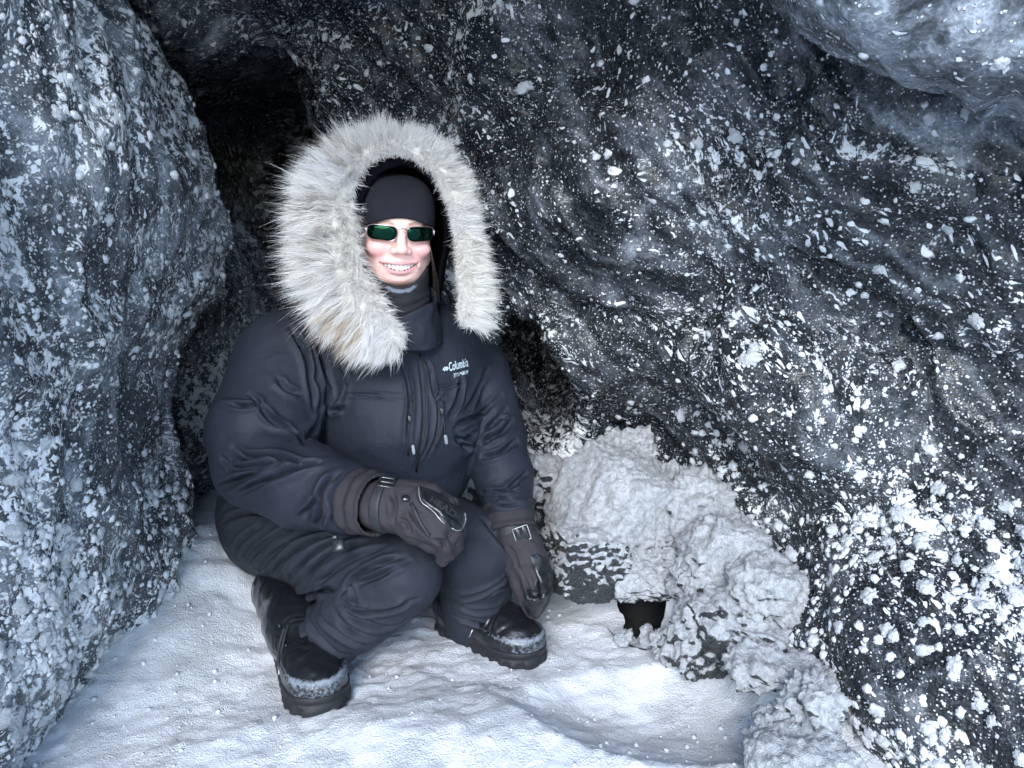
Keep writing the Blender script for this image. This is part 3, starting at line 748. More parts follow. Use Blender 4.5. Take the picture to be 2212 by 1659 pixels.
# ---------------------------------------------------------------- small mesh builders
class MB:
    def __init__(s): s.v, s.f, s.n = [], [], 0
    def add(s, V, F): s.v.append(np.asarray(V, float)); s.f += [tuple(int(i)+s.n for i in q) for q in F]; s.n += len(V)
    def tube(s, pts, r, k=8, caps=True):
        pts = np.asarray(pts, float); n = len(pts); r = np.broadcast_to(np.asarray(r, float), (n,))
        T = np.gradient(pts, axis=0); T /= np.linalg.norm(T, axis=1, keepdims=True)+1e-12
        up = np.array([0, 0, 1.]) if abs(T[0, 2]) < .9 else np.array([1., 0, 0]); V = []
        for i in range(n):
            a = np.cross(T[i], up); a /= np.linalg.norm(a); b = np.cross(T[i], a); up = np.cross(a, T[i]) if i else up
            for j in range(k):
                th = 2*math.pi*j/k; V.append(pts[i]+r[i]*(math.cos(th)*a+math.sin(th)*b))
        F = [(i*k+j, i*k+(j+1) % k, (i+1)*k+(j+1) % k, (i+1)*k+j) for i in range(n-1) for j in range(k)]
        if caps:
            V += [pts[0], pts[-1]]; c0, c1 = len(V)-2, len(V)-1
            F += [(c0, (j+1) % k, j, c0) for j in range(k)]; F += [(c1, (n-1)*k+j, (n-1)*k+(j+1) % k, c1) for j in range(k)]
            F = [q if q[0] != q[3] else q[:3] for q in F]
        s.add(V, F)
    def rbox(s, c, ex, ey, ez, hx_, hy_, hz, p=5, n=8, m=16):
        """rounded block with half sizes along three axes"""
        V, F = [], []
        sg = lambda v, e: np.sign(v)*np.abs(v)**(2/e)
        for i in range(n+1):
            ph = -math.pi/2+math.pi*i/n
            for j in range(m):
                th = 2*math.pi*(j+.5)/m
                V.append(c+ex*hx_*sg(math.cos(ph), p)*sg(math.cos(th), p)+ey*hy_*sg(math.cos(ph), p)*sg(math.sin(th), p)+ez*hz*sg(math.sin(ph), p))
        F = [(i*m+j, i*m+(j+1) % m, (i+1)*m+(j+1) % m, (i+1)*m+j) for i in range(n) for j in range(m)]
        s.add(V, F)
    def mesh(s, name):
        me = bpy.data.meshes.new(name); me.from_pydata(np.concatenate(s.v).tolist(), [], s.f); me.update()
        me.polygons.foreach_set('use_smooth', np.ones(len(me.polygons), bool)); return me
    def put(s, name, mat, parent, **kw): return link(name, s.mesh(name), mat, parent, **kw)
def unit(v): v = np.asarray(v, float); return v/np.linalg.norm(v)
JUV = uv(JV); JN = vnormals(JV, JF_)
_sub = {}
def onj(u, v, lift=0.):
    """point on the parka seen at (u, v), lifted off the cloth"""
    key = (int(u)//40, int(v)//40)
    if key not in _sub: _sub[key] = np.nonzero((np.abs(JUV[0]-key[0]*40-20) < 60) & (np.abs(JUV[1]-key[1]*40-20) < 60))[0]
    g = _sub[key]; t = JUV[2]; d_ = (JUV[0][g]-u)**2+(JUV[1][g]-v)**2; m = g[d_ < max(144, d_.min()+30)]
    dd = (JUV[0][m]-u)**2+(JUV[1][m]-v)**2
    o5 = np.argsort(t[m])[:max(1, len(m)//5)]; k = m[o5[np.argmin(dd[o5])]]
    near = m[np.argsort(((JV[m]-JV[k])**2).sum(1))[:30]]
    n = unit(JN[near].mean(0)); q = at(u, v, t[near].mean())
    q = q-n*((q-JV[near].mean(0))@n)
    return q+n*lift, n

# ---------------------------------------------------------------- hood with black lining
def hood_field(X, Y, Z):
    x, y, z = toh(X, Y, Z)
    def body(g):
        f = ell(x, y, z, (2, -92, 8), (112+g, 118+g, 138+g))
        return smin(f, cone(x, y, z, (10, -92, -40), (6, -84, -150), 100+g, 92+g), 25)
    f = smax(body(0), -body(-9), 3)
    f = smax(f, y-(-22-.06*x-.0007*(z-20)**2), 5)
    return np.maximum(f, -172-z)*.001
V, Fc = garment(hood_field, bbox([H(-130, 45, -190), H(130, -225, 160), H(-130, -225, -190), H(130, 45, 160)], .02), .005, 2, 0, (), ((12, .004, 40),))
HOOD = link('hood', make_mesh('hood', V, Fc), M_lining, PERSON)
# collar of the parka round the gaiter
def collar_field(X, Y, Z):
    x, y, z = toh(X, Y, Z)
    f = cone(x, y*.95, z, (8, -62, -135), (10, -60, -235), 78, 92)
    f = smax(f, -cone(x, y*.95, z, (8, -62, -120), (8, -62, -250), 70, 84), 3)
    f = smax(f, z-(-160+.35*x+np.clip(-y-40, 0, 100)*.4), 4)
    return smax(f, -232-z, 4)*.001
V, Fc = garment(collar_field, bbox([H(-110, 45, -250), H(110, -170, -100), H(-110, -170, -250), H(110, 45, -100)], .02), .0035, 2, 0, (), ((20, .004, 45), (50, .0015, 46)))
link('collar', make_mesh('collar', V, Fc), M_nylon, PERSON)

# ---------------------------------------------------------------- fur ruff
RP = np.array([(858, 752, 1.455, 36), (828, 722, 1.445, 50), (778, 680, 1.44, 64), (732, 610, 1.435, 68), (716, 525, 1.44, 66), (712, 435, 1.455, 62), (754, 348, 1.465, 46),
               (847, 309, 1.475, 31), (934, 342, 1.48, 29), (988, 432, 1.485, 28), (1010, 540, 1.49, 29), (1018, 630, 1.49, 34), (1014, 700, 1.49, 40)], float)
RS = spline(RP, 14); Rc = np.array([at(*p[:3]) for p in RS]); Rw = RS[:, 3]*.89e-3
cen = at(880, 560, 1.50)
RT = np.gradient(Rc, axis=0); RT /= np.linalg.norm(RT, axis=1, keepdims=True)
Fd = unit(hy*.95+np.array([-.05, 0, 0]))
RO = np.cross(RT, Fd); RO /= np.linalg.norm(RO, axis=1, keepdims=True)
RO *= np.sign(((Rc-cen)*RO).sum(1))[:, None]; RF = np.cross(RO, RT); RF *= np.sign(RF@Fd)[:, None]
mb = MB(); kk = 14; V = []
end = np.sqrt(np.clip(np.minimum(np.arange(len(RS)), np.arange(len(RS))[::-1])/6, 0.05, 1))
for i in range(len(RS)):
    for j in range(kk):
        th = 2*math.pi*j/kk
        V.append(Rc[i]+end[i]*(Rw[i]*.66*math.cos(th)*RO[i]+min(Rw[i]*.45, .024)*math.sin(th)*RF[i]))
mb.add(V, [(i*kk+j, i*kk+(j+1) % kk, (i+1)*kk+(j+1) % kk, (i+1)*kk+j) for i in range(len(RS)-1) for j in range(kk)])
M_hide = cloth_material('cream_underfur', (.52, .50, .46), .95, 300, .6)
RUFF = mb.put('fur_ruff', M_hide, PERSON, label='thick cream and white fur trim around the hood')
K, per = 3000, 26
seg = np.linalg.norm(np.diff(Rc, axis=0), axis=1)*(Rw[1:]+.02); cp = np.r_[0, np.cumsum(seg)]/seg.sum()
ti = np.interp(rng.random(K), cp, np.arange(len(RS)))
def lerp(A, t): i = np.clip(t.astype(int), 0, len(A)-2); f = (t-i); return A[i]*(1-f if A.ndim == 1 else (1-f)[:, None])+A[i+1]*(f if A.ndim == 1 else f[:, None])
ph = np.radians(rng.uniform(-60, 230, K))
c_, o_, f_, w_, e_ = lerp(Rc, ti), lerp(RO, ti), lerp(RF, ti), lerp(Rw, ti), lerp(end, ti)
tt_ = lerp(RT, ti)
root = c_+e_[:, None]*((w_*.66*np.cos(ph))[:, None]*o_+(np.minimum(w_*.45, .024)*np.sin(ph))[:, None]*f_)
nn = np.cos(ph)[:, None]*o_+np.sin(ph)[:, None]*f_
endside = (sstep(10, 0, ti)*-1+sstep(len(RS)-11, len(RS)-1, ti))[:, None]
jit = rng.normal(size=(K, 3))
d0 = nn*.75+o_*np.where(np.cos(ph) < -.2, .15, .55)[:, None]+f_*.1+tt_*endside*.5+jit*.20
d1 = o_*np.where(np.cos(ph) < -.2, .25, 1.0)[:, None]+nn*.15+np.array([0, 0, -.30])+tt_*endside*.8+jit*.28+.5*np.stack([noise(c_, 14, k) for k in (70, 71, 72)], 1)
d0 /= np.linalg.norm(d0, axis=1, keepdims=True); d1 /= np.linalg.norm(d1, axis=1, keepdims=True)
inner = np.cos(ph) < -.2
Lc = (.008+w_*.68)*rng.uniform(.5, 1.45, K)*np.where(inner, np.where(w_ < .038, .36, .62), 1.)
tip = root+Lc[:, None]*(d0*.5+d1*.5)
# strands gather in locks
n = K*per; cid = np.repeat(np.arange(K), per)
off = rng.normal(size=(n, 3))*.0042; off -= (off*nn[cid]).sum(1)[:, None]*nn[cid]
r0 = root[cid]+off; tp = tip[cid]+off*.7+rng.normal(size=(n, 3))*.0055
ln = (rng.uniform(.6, 1.15, n)*np.where(rng.random(n) < .1, 1.35, 1))[:, None]; tp = r0+(tp-r0)*ln
mid = r0+(Lc[cid]*.45)[:, None]*ln*d0[cid]*.9+rng.normal(size=(n, 3))*.0016
ss = np.array([0, .33, .67, 1.0]); P_ = [((1-s)**2)[..., None]*r0+2*s*(1-s)*mid+s*s*tp for s in ss[:, None]]
T_ = unit_rows = (tp-r0)/np.linalg.norm(tp-r0, axis=1, keepdims=True)
sd_ = np.cross(T_, rng.normal(size=(n, 3))); sd_ /= np.linalg.norm(sd_, axis=1, keepdims=True)
wd_ = np.array([.0004, .00042, .00032])
VV = np.empty((n, 7, 3))
for k in range(3): VV[:, 2*k] = P_[k]-sd_*wd_[k]; VV[:, 2*k+1] = P_[k]+sd_*wd_[k]
VV[:, 6] = P_[3]
base = (np.arange(n)*7)[:, None]
Q = np.concatenate([base+np.array([[0, 1, 3, 2]]), base+np.array([[2, 3, 5, 4]])]); tri = base+np.array([[4, 5, 6]])
me = bpy.data.meshes.new('fur'); me.vertices.add(n*7); me.vertices.foreach_set('co', VV.astype(np.float32).ravel())
lp = np.concatenate([Q.ravel(), tri.ravel()]).astype(np.int32); me.loops.add(len(lp)); me.loops.foreach_set('vertex_index', lp)
ls = np.concatenate([np.arange(2*n)*4, 8*n+np.arange(n)*3]).astype(np.int32); me.polygons.add(3*n); me.polygons.foreach_set('loop_start', ls)
me.update(calc_edges=True); me.polygons.foreach_set('use_smooth', np.ones(3*n, bool))
tint = rng.random(K); reg_ = noise(root, 16, 80)*.5+.5
cream, white, grey, tan = np.array([.95, .93, .89]), np.array([.97, .965, .955]), np.array([.36, .33, .30]), np.array([.64, .52, .36])
wl = sstep(-.2, .5, noise(root, 11, 83)); tipc = white*wl[:, None]+cream*(1-wl[:, None])
uu, vv_, _ = uv(root)
tanm = (np.exp(-(((uu-745)+(vv_-690)*-.9)/24)**2)*np.exp(-(((uu-745)*.9+(vv_-690)-0)/75)**2))          # the tawny streak on the near lappet
greym = np.exp(-((uu-700)/60)**2-((vv_-500)/70)**2)*.55
dk = ((tint < .04+.40*greym)).astype(float)*.75; tm = np.clip((tint < tanm*.9).astype(float)*.75, 0, 1)
tipc = tipc*(1-dk[:, None])+grey*dk[:, None]; tipc = tipc*(1-tm[:, None])+tan*tm[:, None]
rootc = tipc*.86+np.array([.03, .027, .024])
cv = np.empty((n, 7, 3)); srt = np.array([0, 0, .33, .33, .67, .67, 1.0])
var = rng.uniform(.85, 1.08, n)[:, None]
for k in range(7): s = sstep(0, .7, srt[k]); cv[:, k] = (rootc[cid]*(1-s)+tipc[cid]*s)*var
attr(me, 'furcol', np.clip(cv.reshape(-1, 3), 0, .96))
N = NT('fur_strands'); fc = N.attr('furcol', 0)
df = N.n('BsdfDiffuse', {0: fc}).outputs[0]; tr = N.n('BsdfTranslucent', {0: fc}).outputs[0]; gl = N.n('BsdfGlossy', {0: (1, 1, 1, 1), 'Roughness': .45}).outputs[0]
mx = N.n('MixShader', {0: .45, 1: df, 2: tr}).outputs[0]; mx = N.n('MixShader', {0: .04, 1: mx, 2: gl}).outputs[0]
N.t.links.new(mx, N.out.inputs[0])
link('fur', me, N.m, RUFF, kind='stuff')
# a few loose hairs beside the face
mb = MB(); a = rng.normal(size=3)*2
for k in range(5): mb.tube(spline([H(60, -26, -20), H(64+k*.6, -18, -55+k), H(68+k*2.2, -14, -95), H(66+k*4, -10, -125-4*k)], 5), .00022, 4, False)
mb.put('hair', plain('brown_hair', (.05, .035, .025), .5), PERSON, kind='stuff')

# ---------------------------------------------------------------- gloves
def glove(name, wr, kn, fingers, thumb, palm_r, cuff_r, box, fl=(), extra=()):
    def f(X, Y, Z):
        g = cone(X, Y, Z, wr, (wr+kn[0]+kn[-1])/3, cuff_r, palm_r)
        for k in kn: g = smin(g, cone(X, Y, Z, (wr*.35+k*.65+wr*.0), k, palm_r*.80, .018), .02)
        for fg in fingers:
            c = chain(X, Y, Z, [(fg[i], fg[i+1], .0165-.0012*i, .0155-.0014*i) for i in range(len(fg)-1)], .006)
            g = smin(g, c, .005)
        c = chain(X, Y, Z, [(thumb[i], thumb[i+1], .019-.001*i, .018-.002*i) for i in range(len(thumb)-1)], .006)
        g = smin(g, c, .012)
        for a, b, ra, rb in extra: g = smin(g, cone(X, Y, Z, a, b, ra, rb), .015)
        return g
    return garment(f, bbox(box, .045), .0038, 2, 1, fl, ((30, .0022, 21), (90, .0007, 22)))
# near hand lying over the knee: wrist, four knuckles, fingers bending down over the far side of the knee
wr = C(818, 1092, 1.345)
kn = [C(930, 1072, 1.325), C(948, 1098, 1.305), C(950, 1126, 1.295), C(938, 1152, 1.292)]
fing = [[kn[0], C(968, 1088, 1.345), C(985, 1120, 1.375), C(988, 1150, 1.39)], [kn[1], C(982, 1115, 1.325), C(992, 1150, 1.355), C(985, 1176, 1.375)],
        [kn[2], C(978, 1148, 1.31), C(984, 1178, 1.345), C(974, 1196, 1.365)], [kn[3], C(960, 1176, 1.305), C(965, 1196, 1.335), C(955, 1208, 1.35)]]
thumb = [C(870, 1130, 1.335), C(900, 1155, 1.32), C(928, 1172, 1.325), C(945, 1180, 1.345)]
GF = [([(845, 1060), (850, 1090), (846, 1130)], 4, 5), ([(860, 1120), (880, 1130), (885, 1155)], 3, 4), ([(880, 1095), (905, 1130), (925, 1160)], 3, 4), ([(940, 1165), (955, 1170), (962, 1190)], 4, 4),
      ([(905, 1048), (908, 1075), (940, 1105), (975, 1135), (995, 1145)], 2.5, 3), ([(985, 1060), (1000, 1100)], 2, 4)]
V, Fc = glove('glove', wr, kn, fing, thumb, .036, .043, [wr]+sum(fing, [])+thumb, GF, [(C(850, 1090, 1.345), C(920, 1085, 1.335), .046, .036)])
U, W_, t_ = uv(V)
GL1 = link('glove', make_mesh('glove', V, Fc), M_glove, PERSON)
def patch_from(V, Fc, poly, lift, front=True):
    """cut the faces of a surface that lie inside a picture polygon and lift them off as a panel"""
    N_ = vnormals(V, Fc); U, W_, _ = uv(V); poly = np.array(poly, float); ins = np.zeros(len(V), bool)
    for (x0, y0), (x1, y1) in zip(poly, np.roll(poly, -1, 0)):
        cnd = ((y0 > W_) != (y1 > W_)) & (U < (x1-x0)*(W_-y0)/(y1-y0+1e-9)+x0); ins ^= cnd
    cam_ = np.array([0, 0, CAM_H]); ins &= ((cam_-V)*N_).sum(1) > 0
    fs = Fc[ins[Fc].all(1)]; ids, inv = np.unique(fs, return_inverse=True)
    Vn = V[ids]; return Vn+N_[ids]*lift, inv.reshape(fs.shape), N_[ids]
def panel(name, V, Fc, poly, mat, parent, th=.0018):
    Vt, Ft, Nn_ = patch_from(V, Fc, poly, th)
    E = np.concatenate([Ft[:, [k, (k+1) % 4]] for k in range(4)]); key = np.sort(E, 1); _, idx, cnt = np.unique(key, axis=0, return_index=True, return_counts=True)
    be = E[idx[cnt == 1]]; n0 = len(Vt); Vb = np.concatenate([Vt, Vt-Nn_*th*2])
    sk_ = np.stack([be[:, 1], be[:, 0], be[:, 0]+n0, be[:, 1]+n0], 1)
    return link(name, make_mesh(name, Vb, np.concatenate([Ft, sk_])), mat, parent)
panel('leather_patch', V, Fc, [(906, 1050), (930, 1058), (960, 1070), (972, 1090), (1000, 1096), (1006, 1125), (990, 1146), (960, 1130), (935, 1108), (912, 1085)], M_leather, GL1)
GV, GN = V, vnormals(V, Fc); GUV = uv(V)
def ong(u, v, lift=0.):
    d = (GUV[0]-u)**2+(GUV[1]-v)**2; m = np.nonzero(d < max(100, d.min()+30))[0]; k = m[np.argsort(GUV[2][m])[:max(1, len(m)//4)]]; k = k[np.argmin(d[k])]
    n = unit(GN[k]); q = at(u, v, GUV[2][k]); q = q-n*((q-GV[k])@n); return q+n*lift, n
mb = MB(); mb.tube([ong(u, v, .0022)[0] for u, v in spline([(905, 1050), (910, 1082), (935, 1107), (960, 1130), (988, 1147), (1003, 1128), (1004, 1108)], 4)], .0009, 6); mb.put('piping', M_silver, GL1)
q, n_ = ong(877, 1078, .003); e1 = unit(at(890, 1080, 1.33)-at(870, 1078, 1.33)); e2 = unit(np.cross(n_, e1)); mb = MB(); mb.rbox(q, e1, e2, n_, .007, .006, .004, 2.5); mb.put('eyelet', M_plastic, GL1)
mb = MB(); pts = [ong(u, v, .0012)[0] for u, v in spline([(888, 1088), (903, 1115), (920, 1145), (928, 1158)], 4)]; mb.tube(pts, .0035, 8); mb.put('tape', M_tape, GL1)
d = unit(C(850, 1092, 1.34)-wr)
a, b = C(822, 1090, 1.343), C(846, 1093, 1.336)
Vs, Fs = garment(ring(a, b, .0475, .0475, .005), bbox([a, b], .07), .0025, 2, 0); link('strap', make_mesh('strap', Vs, Fs), M_tape, GL1)
q = C(836, 1042, 1.318); n_ = unit(unit(q-C(834, 1092, 1.34))*.6+unit(np.array([0, 0, CAM_H])-q)*.5); e1 = unit(d-n_*(d@n_)); e2 = np.cross(n_, e1)
mb = MB()
for s in (-1, 0, 1): mb.rbox(q+e2*s*.0085, e1, e2, n_, .014, .0034, .0042, 4)
mb.rbox(q-e1*.012, e1, e2, n_, .003, .012, .0035, 4); mb.rbox(q+e1*.012, e1, e2, n_, .003, .012, .0035, 4)
mb.put('buckle', M_plastic, GL1)
# far hand hanging beside the boot, fingers together, tips down
wr = C(1112, 1150, 1.60)
kn = [C(1108, 1222, 1.575), C(1130, 1218, 1.562), C(1152, 1212, 1.562), C(1166, 1206, 1.575)]
fing = [[kn[0], C(1118, 1262, 1.575), C(1134, 1295, 1.585), C(1146, 1322, 1.595)], [kn[1], C(1142, 1262, 1.555), C(1152, 1300, 1.570), C(1156, 1326, 1.59)],
        [kn[2], C(1164, 1255, 1.552), C(1168, 1290, 1.568), C(1164, 1316, 1.59)], [kn[3], C(1178, 1245, 1.568), C(1180, 1276, 1.580), C(1172, 1300, 1.598)]]
thumb = [C(1096, 1190, 1.59), C(1106, 1232, 1.60), C(1124, 1262, 1.61), C(1134, 1290, 1.615)]
V, Fc = glove('glove', wr, kn, fing, thumb, .034, .042, [wr]+sum(fing, [])+thumb, [([(1125, 1230), (1140, 1265), (1150, 1300)], 3, 4), ([(1150, 1225), (1162, 1260), (1165, 1300)], 3, 4), ([(1140, 1285), (1158, 1288), (1175, 1280)], 4, 4), ([(1095, 1180), (1110, 1200), (1120, 1230)], 3, 4)],
              [(C(1116, 1160, 1.595), C(1138, 1205, 1.575), .042, .034)])
GL2 = link('glove', make_mesh('glove', V, Fc), M_glove, PERSON)
panel('leather_patch', V, Fc, [(1142, 1200), (1160, 1196), (1182, 1204), (1195, 1230), (1190, 1275), (1178, 1300), (1160, 1335), (1140, 1328), (1128, 1300), (1134, 1275), (1152, 1268), (1158, 1245)], M_leather, GL2)
a, b = C(1106, 1136, 1.605), C(1112, 1160, 1.598)
Vs, Fs = garment(ring(a, b, .0475, .0475, .005), bbox([a, b], .07), .0025, 2, 0); link('strap', make_mesh('strap', Vs, Fs), M_tape, GL2)
q = C(1127, 1153, 1.552); n_ = unit(np.array([.12, -1, .1])); e1 = unit(C(1140, 1146, 1.552)-C(1110, 1156, 1.552)); e1 = unit(e1-n_*(e1@n_)); e2 = np.cross(n_, e1)
BK = MB()
for s in (-1, 1): BK.rbox(q+e1*s*.0065, e1, e2, n_, .0048, .0145, .004, 4)
bk = BK.put('buckle', M_plastic, GL2)
mb = MB(); c4 = [q+n_*.002+e1*sx_*.0155+e2*sy_*.0150 for sx_, sy_ in ((-1, -1), (1, -1), (1, 1), (-1, 1), (-1, -1))]
pl = np.concatenate([np.linspace(c4[i], c4[i+1], 5)[:-1] for i in range(4)]+[c4[4][None]]); mb.tube(pl, .0010, 6); mb.put('buckle_frame', M_silver, bk)
mb = MB(); q = C(1176, 1176, 1.57); mb.tube([q, q+[.006, 0, -.002], q+[.014, -.002, -.010]], [.0022, .003, .0012], 6); mb.tube([q+[.002, 0, .004], q+[.006, 0, -.002], q+[.004, 0, -.008]], .0014, 6); mb.put('cord_lock', M_plastic, GL2)

# ---------------------------------------------------------------- boots
def boot(toe, heel, shaft_top):
    toe, heel = np.array(toe, float), np.array(heel, float)
    z0 = min(fz(*toe), fz(*heel))-.004
    ex = unit(np.r_[toe-heel, fz(*toe)-fz(*heel)]); ey = unit(np.cross([0, 0, 1.], ex)); ez = np.cross(ex, ey)
    o = np.r_[(toe+heel)/2, (fz(*toe)+fz(*heel))/2+.002]
    def loc(X, Y, Z):
        px, py, pz = X-o[0], Y-o[1], Z-o[2]
        return px*ex[0]+py*ex[1]+pz*ex[2], px*ey[0]+py*ey[1]+pz*ey[2], px*ez[0]+py*ez[1]+pz*ez[2]
    st = np.array(loc(*shaft_top))
    def foot2(x, y, g): 
        f = cone(x, y, np.zeros(1, np.float32), (-.096, 0, 0), (.066, 0, 0), .043+g, .058+g)
        return smin(f, np.sqrt((x-.092)**2+(y*.95)**2)-(.052+g), .02)
    def sole(X, Y, Z):
        x, y, z = loc(X, Y, Z)
        lug = .0022*np.sign(np.sin(x*240))*sstep(.016, .010, z)
        f = foot2(x, y, .001)-lug+.003*np.exp(-((z-.021)/.003)**2)
        return smax(smax(f, z-.036, .003), -z-.002, .003)
    def upper(X, Y, Z):
        x, y, z = loc(X, Y, Z)
        toeb = ell(x, y, z, (.058, 0, .046), (.086, .058, .047))
        inst = cone(x, y*1.02, z, (-.07, 0, .085), (.045, 0, .055), .056, .046)
        heelb = ell(x, y, z, (-.082, 0, .055), (.055, .047, .07))
        sh = cone(x, y, z, (-.058, 0, .08), st, .060, .066)
        f = smin(smin(toeb, heelb, .05), smin(inst, sh, .04), .03)
        f = smin(f, smax(foot2(x, y, -.002), z-.062, .006), .006)      # rubber rand
        f = smax(f, .030-z, .003)
        return smax(f, ell(x, y, z, st*.5+np.array([-.03, 0, .06]), (.5, .4, .19))*.4, .01) if False else f
    lo = np.minimum(np.r_[toe, z0], np.r_[heel, z0])-.09; hi = np.maximum(np.r_[toe, z0+.1], np.r_[heel, z0+.1])+.09
    lo[:2] = np.minimum(lo[:2], shaft_top[:2]-.08); hi = np.maximum(hi, shaft_top+.08); lo[2] = z0-.02
    V, Fc = garment(upper, (lo[0], hi[0], lo[1], hi[1], lo[2], hi[2]), .0048, 2, 1)
    x, y, z = loc(V[:, 0], V[:, 1], V[:, 2])
    D = -.0018*np.exp(-((z-(.064-.1*np.clip(x-.06, 0, 1)))/.0022)**2)*(x > -.09)+.0016*np.abs(np.sin(x*120+8*noise(V, 22, 3)))*sstep(.05, .075, z)*g1(x, .03, .05)+.0018*fbm(V, 35, 2, 5)
    V = V+vnormals(V, Fc)*D[:, None]; me = make_mesh('boot', V, Fc)
    attr(me, 'rime', np.clip(sstep(.03, .13, x)*sstep(.072, .058, z)*.38+.3*g1(z, .062, .006)*(x > -.02), 0, 1))
    b = link('boot', me, M_boot, PERSON)
    V, Fc = garment(sole, (lo[0], hi[0], lo[1], hi[1], z0-.03, z0+.12), .0028, 1, 0)
    link('sole', make_mesh('sole', V, Fc), M_sole, b)
    w2 = lambda x, y, z: o+ex*x+ey*y+ez*z
    return b, w2
B1, w1 = boot((-.338, 1.268), (-.468, 1.515), C(610, 1275, 1.70))
B2, w2 = boot((.052, 1.475), (-.16, 1.640), C(1015, 1260, 1.76))
mb = MB(); mb.tube(spline([w1(.005, -.038, .118), w1(.018, -.05, .100), w1(.034, -.058, .080), w1(.05, -.062, .066)], 5), .0028, 7); mb.tube(spline([w1(-.002, -.03, .12), w1(.016, -.042, .104), w1(.03, -.05, .088)], 5), .0028, 7); lc = mb.put('lace', M_tape, B1)
mb = MB(); mb.tube([w1(.05, -.062, .066), w1(.063, -.064, .056)], .0014, 6); mb.put('lace_tip', M_silver, lc)
mb = MB(); mb.tube(spline([w2(.02, -.03, .112), w2(.016, -.05, .085), w2(.010, -.060, .060)], 5), .0026, 7); lc = mb.put('lace', M_tape, B2)
mb = MB(); mb.tube([w2(.010, -.060, .060), w2(.004, -.064, .042)], .0014, 6); mb.put('lace_tip', M_silver, lc)
for bb, ww in ((B1, w1), (B2, w2)):
    hook = MB(); hook.rbox(np.zeros(3), unit(ww(1, 0, 0)-ww(0, 0, 0)), unit(ww(0, 1, 0)-ww(0, 0, 0)), np.array([0, 0, 1.]), .0045, .003, .0045, 2.2, 5, 8); hm = hook.mesh('lace_hook'); hm.materials.append(M_plastic)
    for s in (-1, 1):
        for k in range(3): link('lace_hook', hm, None, bb).location = ww(-.005+.016*k, s*(.046-.002*k), .118-.013*k)

# ---------------------------------------------------------------- zips, pulls, toggle and print on the parka
def jtube(pts, r, name, mat, lift=.001, k=6):
    mb = MB(); mb.tube(np.array([onj(u, v, lift)[0] for u, v in spline(pts, 3)]), r, k); return mb.put(name, mat, JACKET)
jtube([(906, 765), (916, 800), (921, 850), (920, 900), (911, 960), (899, 1020)], .0022, 'zip', M_zip, .0008)
jtube([(884, 850), (890, 880), (886, 930), (882, 985)], .0018, 'zip', M_zip, .0005); jtube([(950, 862), (956, 885), (952, 930), (940, 965)], .0018, 'zip', M_zip, .0005)
for (u, v), (u2, v2) in (((884, 905), (892, 968)), ((953, 890), (961, 948))):
    q, n_ = onj(u, v, .004); q2, n2 = onj(u2, v2, .005); up_ = unit(q-q2)
    mb = MB(); mb.rbox(q, np.cross(n_, up_), up_, n_, .0042, .008, .003, 4); sl = mb.put('zip_slider', M_plastic, JACKET)
    mb = MB(); mb.tube(spline([q-up_*.006, q*.6+q2*.4+n_*.004, q2+up_*.010], 5), .0016, 6); mb.put('pull_cord', M_tape, sl)
    mb = MB(); mb.rbox(q2, np.cross(n2, up_), up_, n2, .0034, .0100, .0028, 4); mb.put('pull_tab', M_pull, sl)
q = C(722, 1148, 1.40); mb = MB()
mb.tube(spline([C(705, 1128, 1.40), C(707, 1148, 1.385), C(722, 1160, 1.375), C(735, 1152, 1.38), C(742, 1145, 1.39), C(730, 1140, 1.395)], 5), .0014, 6); cd = mb.put('cord', M_tape, JACKET)
mb = MB(); e1 = unit(C(742, 1172, 1.37)-C(718, 1178, 1.37)); n_ = unit(np.array([0, -.8, .6])); n_ = unit(n_-e1*(n_@e1)); e2 = np.cross(n_, e1)
c0 = C(731, 1178, 1.365); mb.rbox(c0, e1, e2, n_, .0115, .012, .006, 3.2); mb.rbox(c0+unit(C(722, 1158, 1.365)-c0)*.016, e1, e2, n_, .006, .005, .005, 3); mb.put('cord_toggle', rime_material('frosted_toggle', (.02, .022, .026), .3, .1), cd)
def text_mesh(body, shear=0.):
    cu = bpy.data.curves.new('t', 'FONT'); cu.body = body; cu.size = 1; cu.shear = shear; cu.offset = .012
    o = bpy.data.objects.new('t', cu); COL.objects.link(o); bpy.context.view_layer.update()
    me = bpy.data.meshes.new_from_object(o.evaluated_get(bpy.context.evaluated_depsgraph_get()))
    v = np.array([x.co[:] for x in me.vertices]); f = [tuple(p.vertices) for p in me.polygons]
    bpy.data.objects.remove(o); bpy.data.meshes.remove(me); bpy.data.curves.remove(cu)
    v -= v.min(0); s = v.max(0); return v[:, :2]/np.array([s[0], s[1]]), f
def lay(V2d, F, p0, px, py, name, mat, parent, onf, lift=.0012):
    """lay flat print on cloth: unit square -> p0 + s*px + t*py in picture points"""
    V = np.array([onf(p0[0]+a*px[0]+b*py[0], p0[1]+a*px[1]+b*py[1], lift)[0] for a, b in V2d])
    me = bpy.data.meshes.new(name); me.from_pydata(V.tolist(), [], F); return link(name, me, mat, parent)
def flatonj(c):
    q0, n0 = onj(*c)
    def f(u, v, lift): 
        dirn = at(u, v, 1.)-np.array([0, 0, CAM_H]); o = np.array([0, 0, CAM_H]); t = ((q0-o)@n0)/(dirn@n0); return o+dirn*t+n0*lift, n0
    return f
pf = onj
tv_, tf_ = text_mesh('Columbia'); lay(tv_, tf_, (971, 802), (42, -11), (-2, -19), 'chest_print', M_print, JACKET, pf, .0015)
tv_, tf_ = text_mesh('TITANIUM', .25); lay(tv_, tf_, (980, 816), (33, -9), (0, -8.5), 'chest_print', M_print, JACKET, pf, .0015)
dv, df_ = [], []
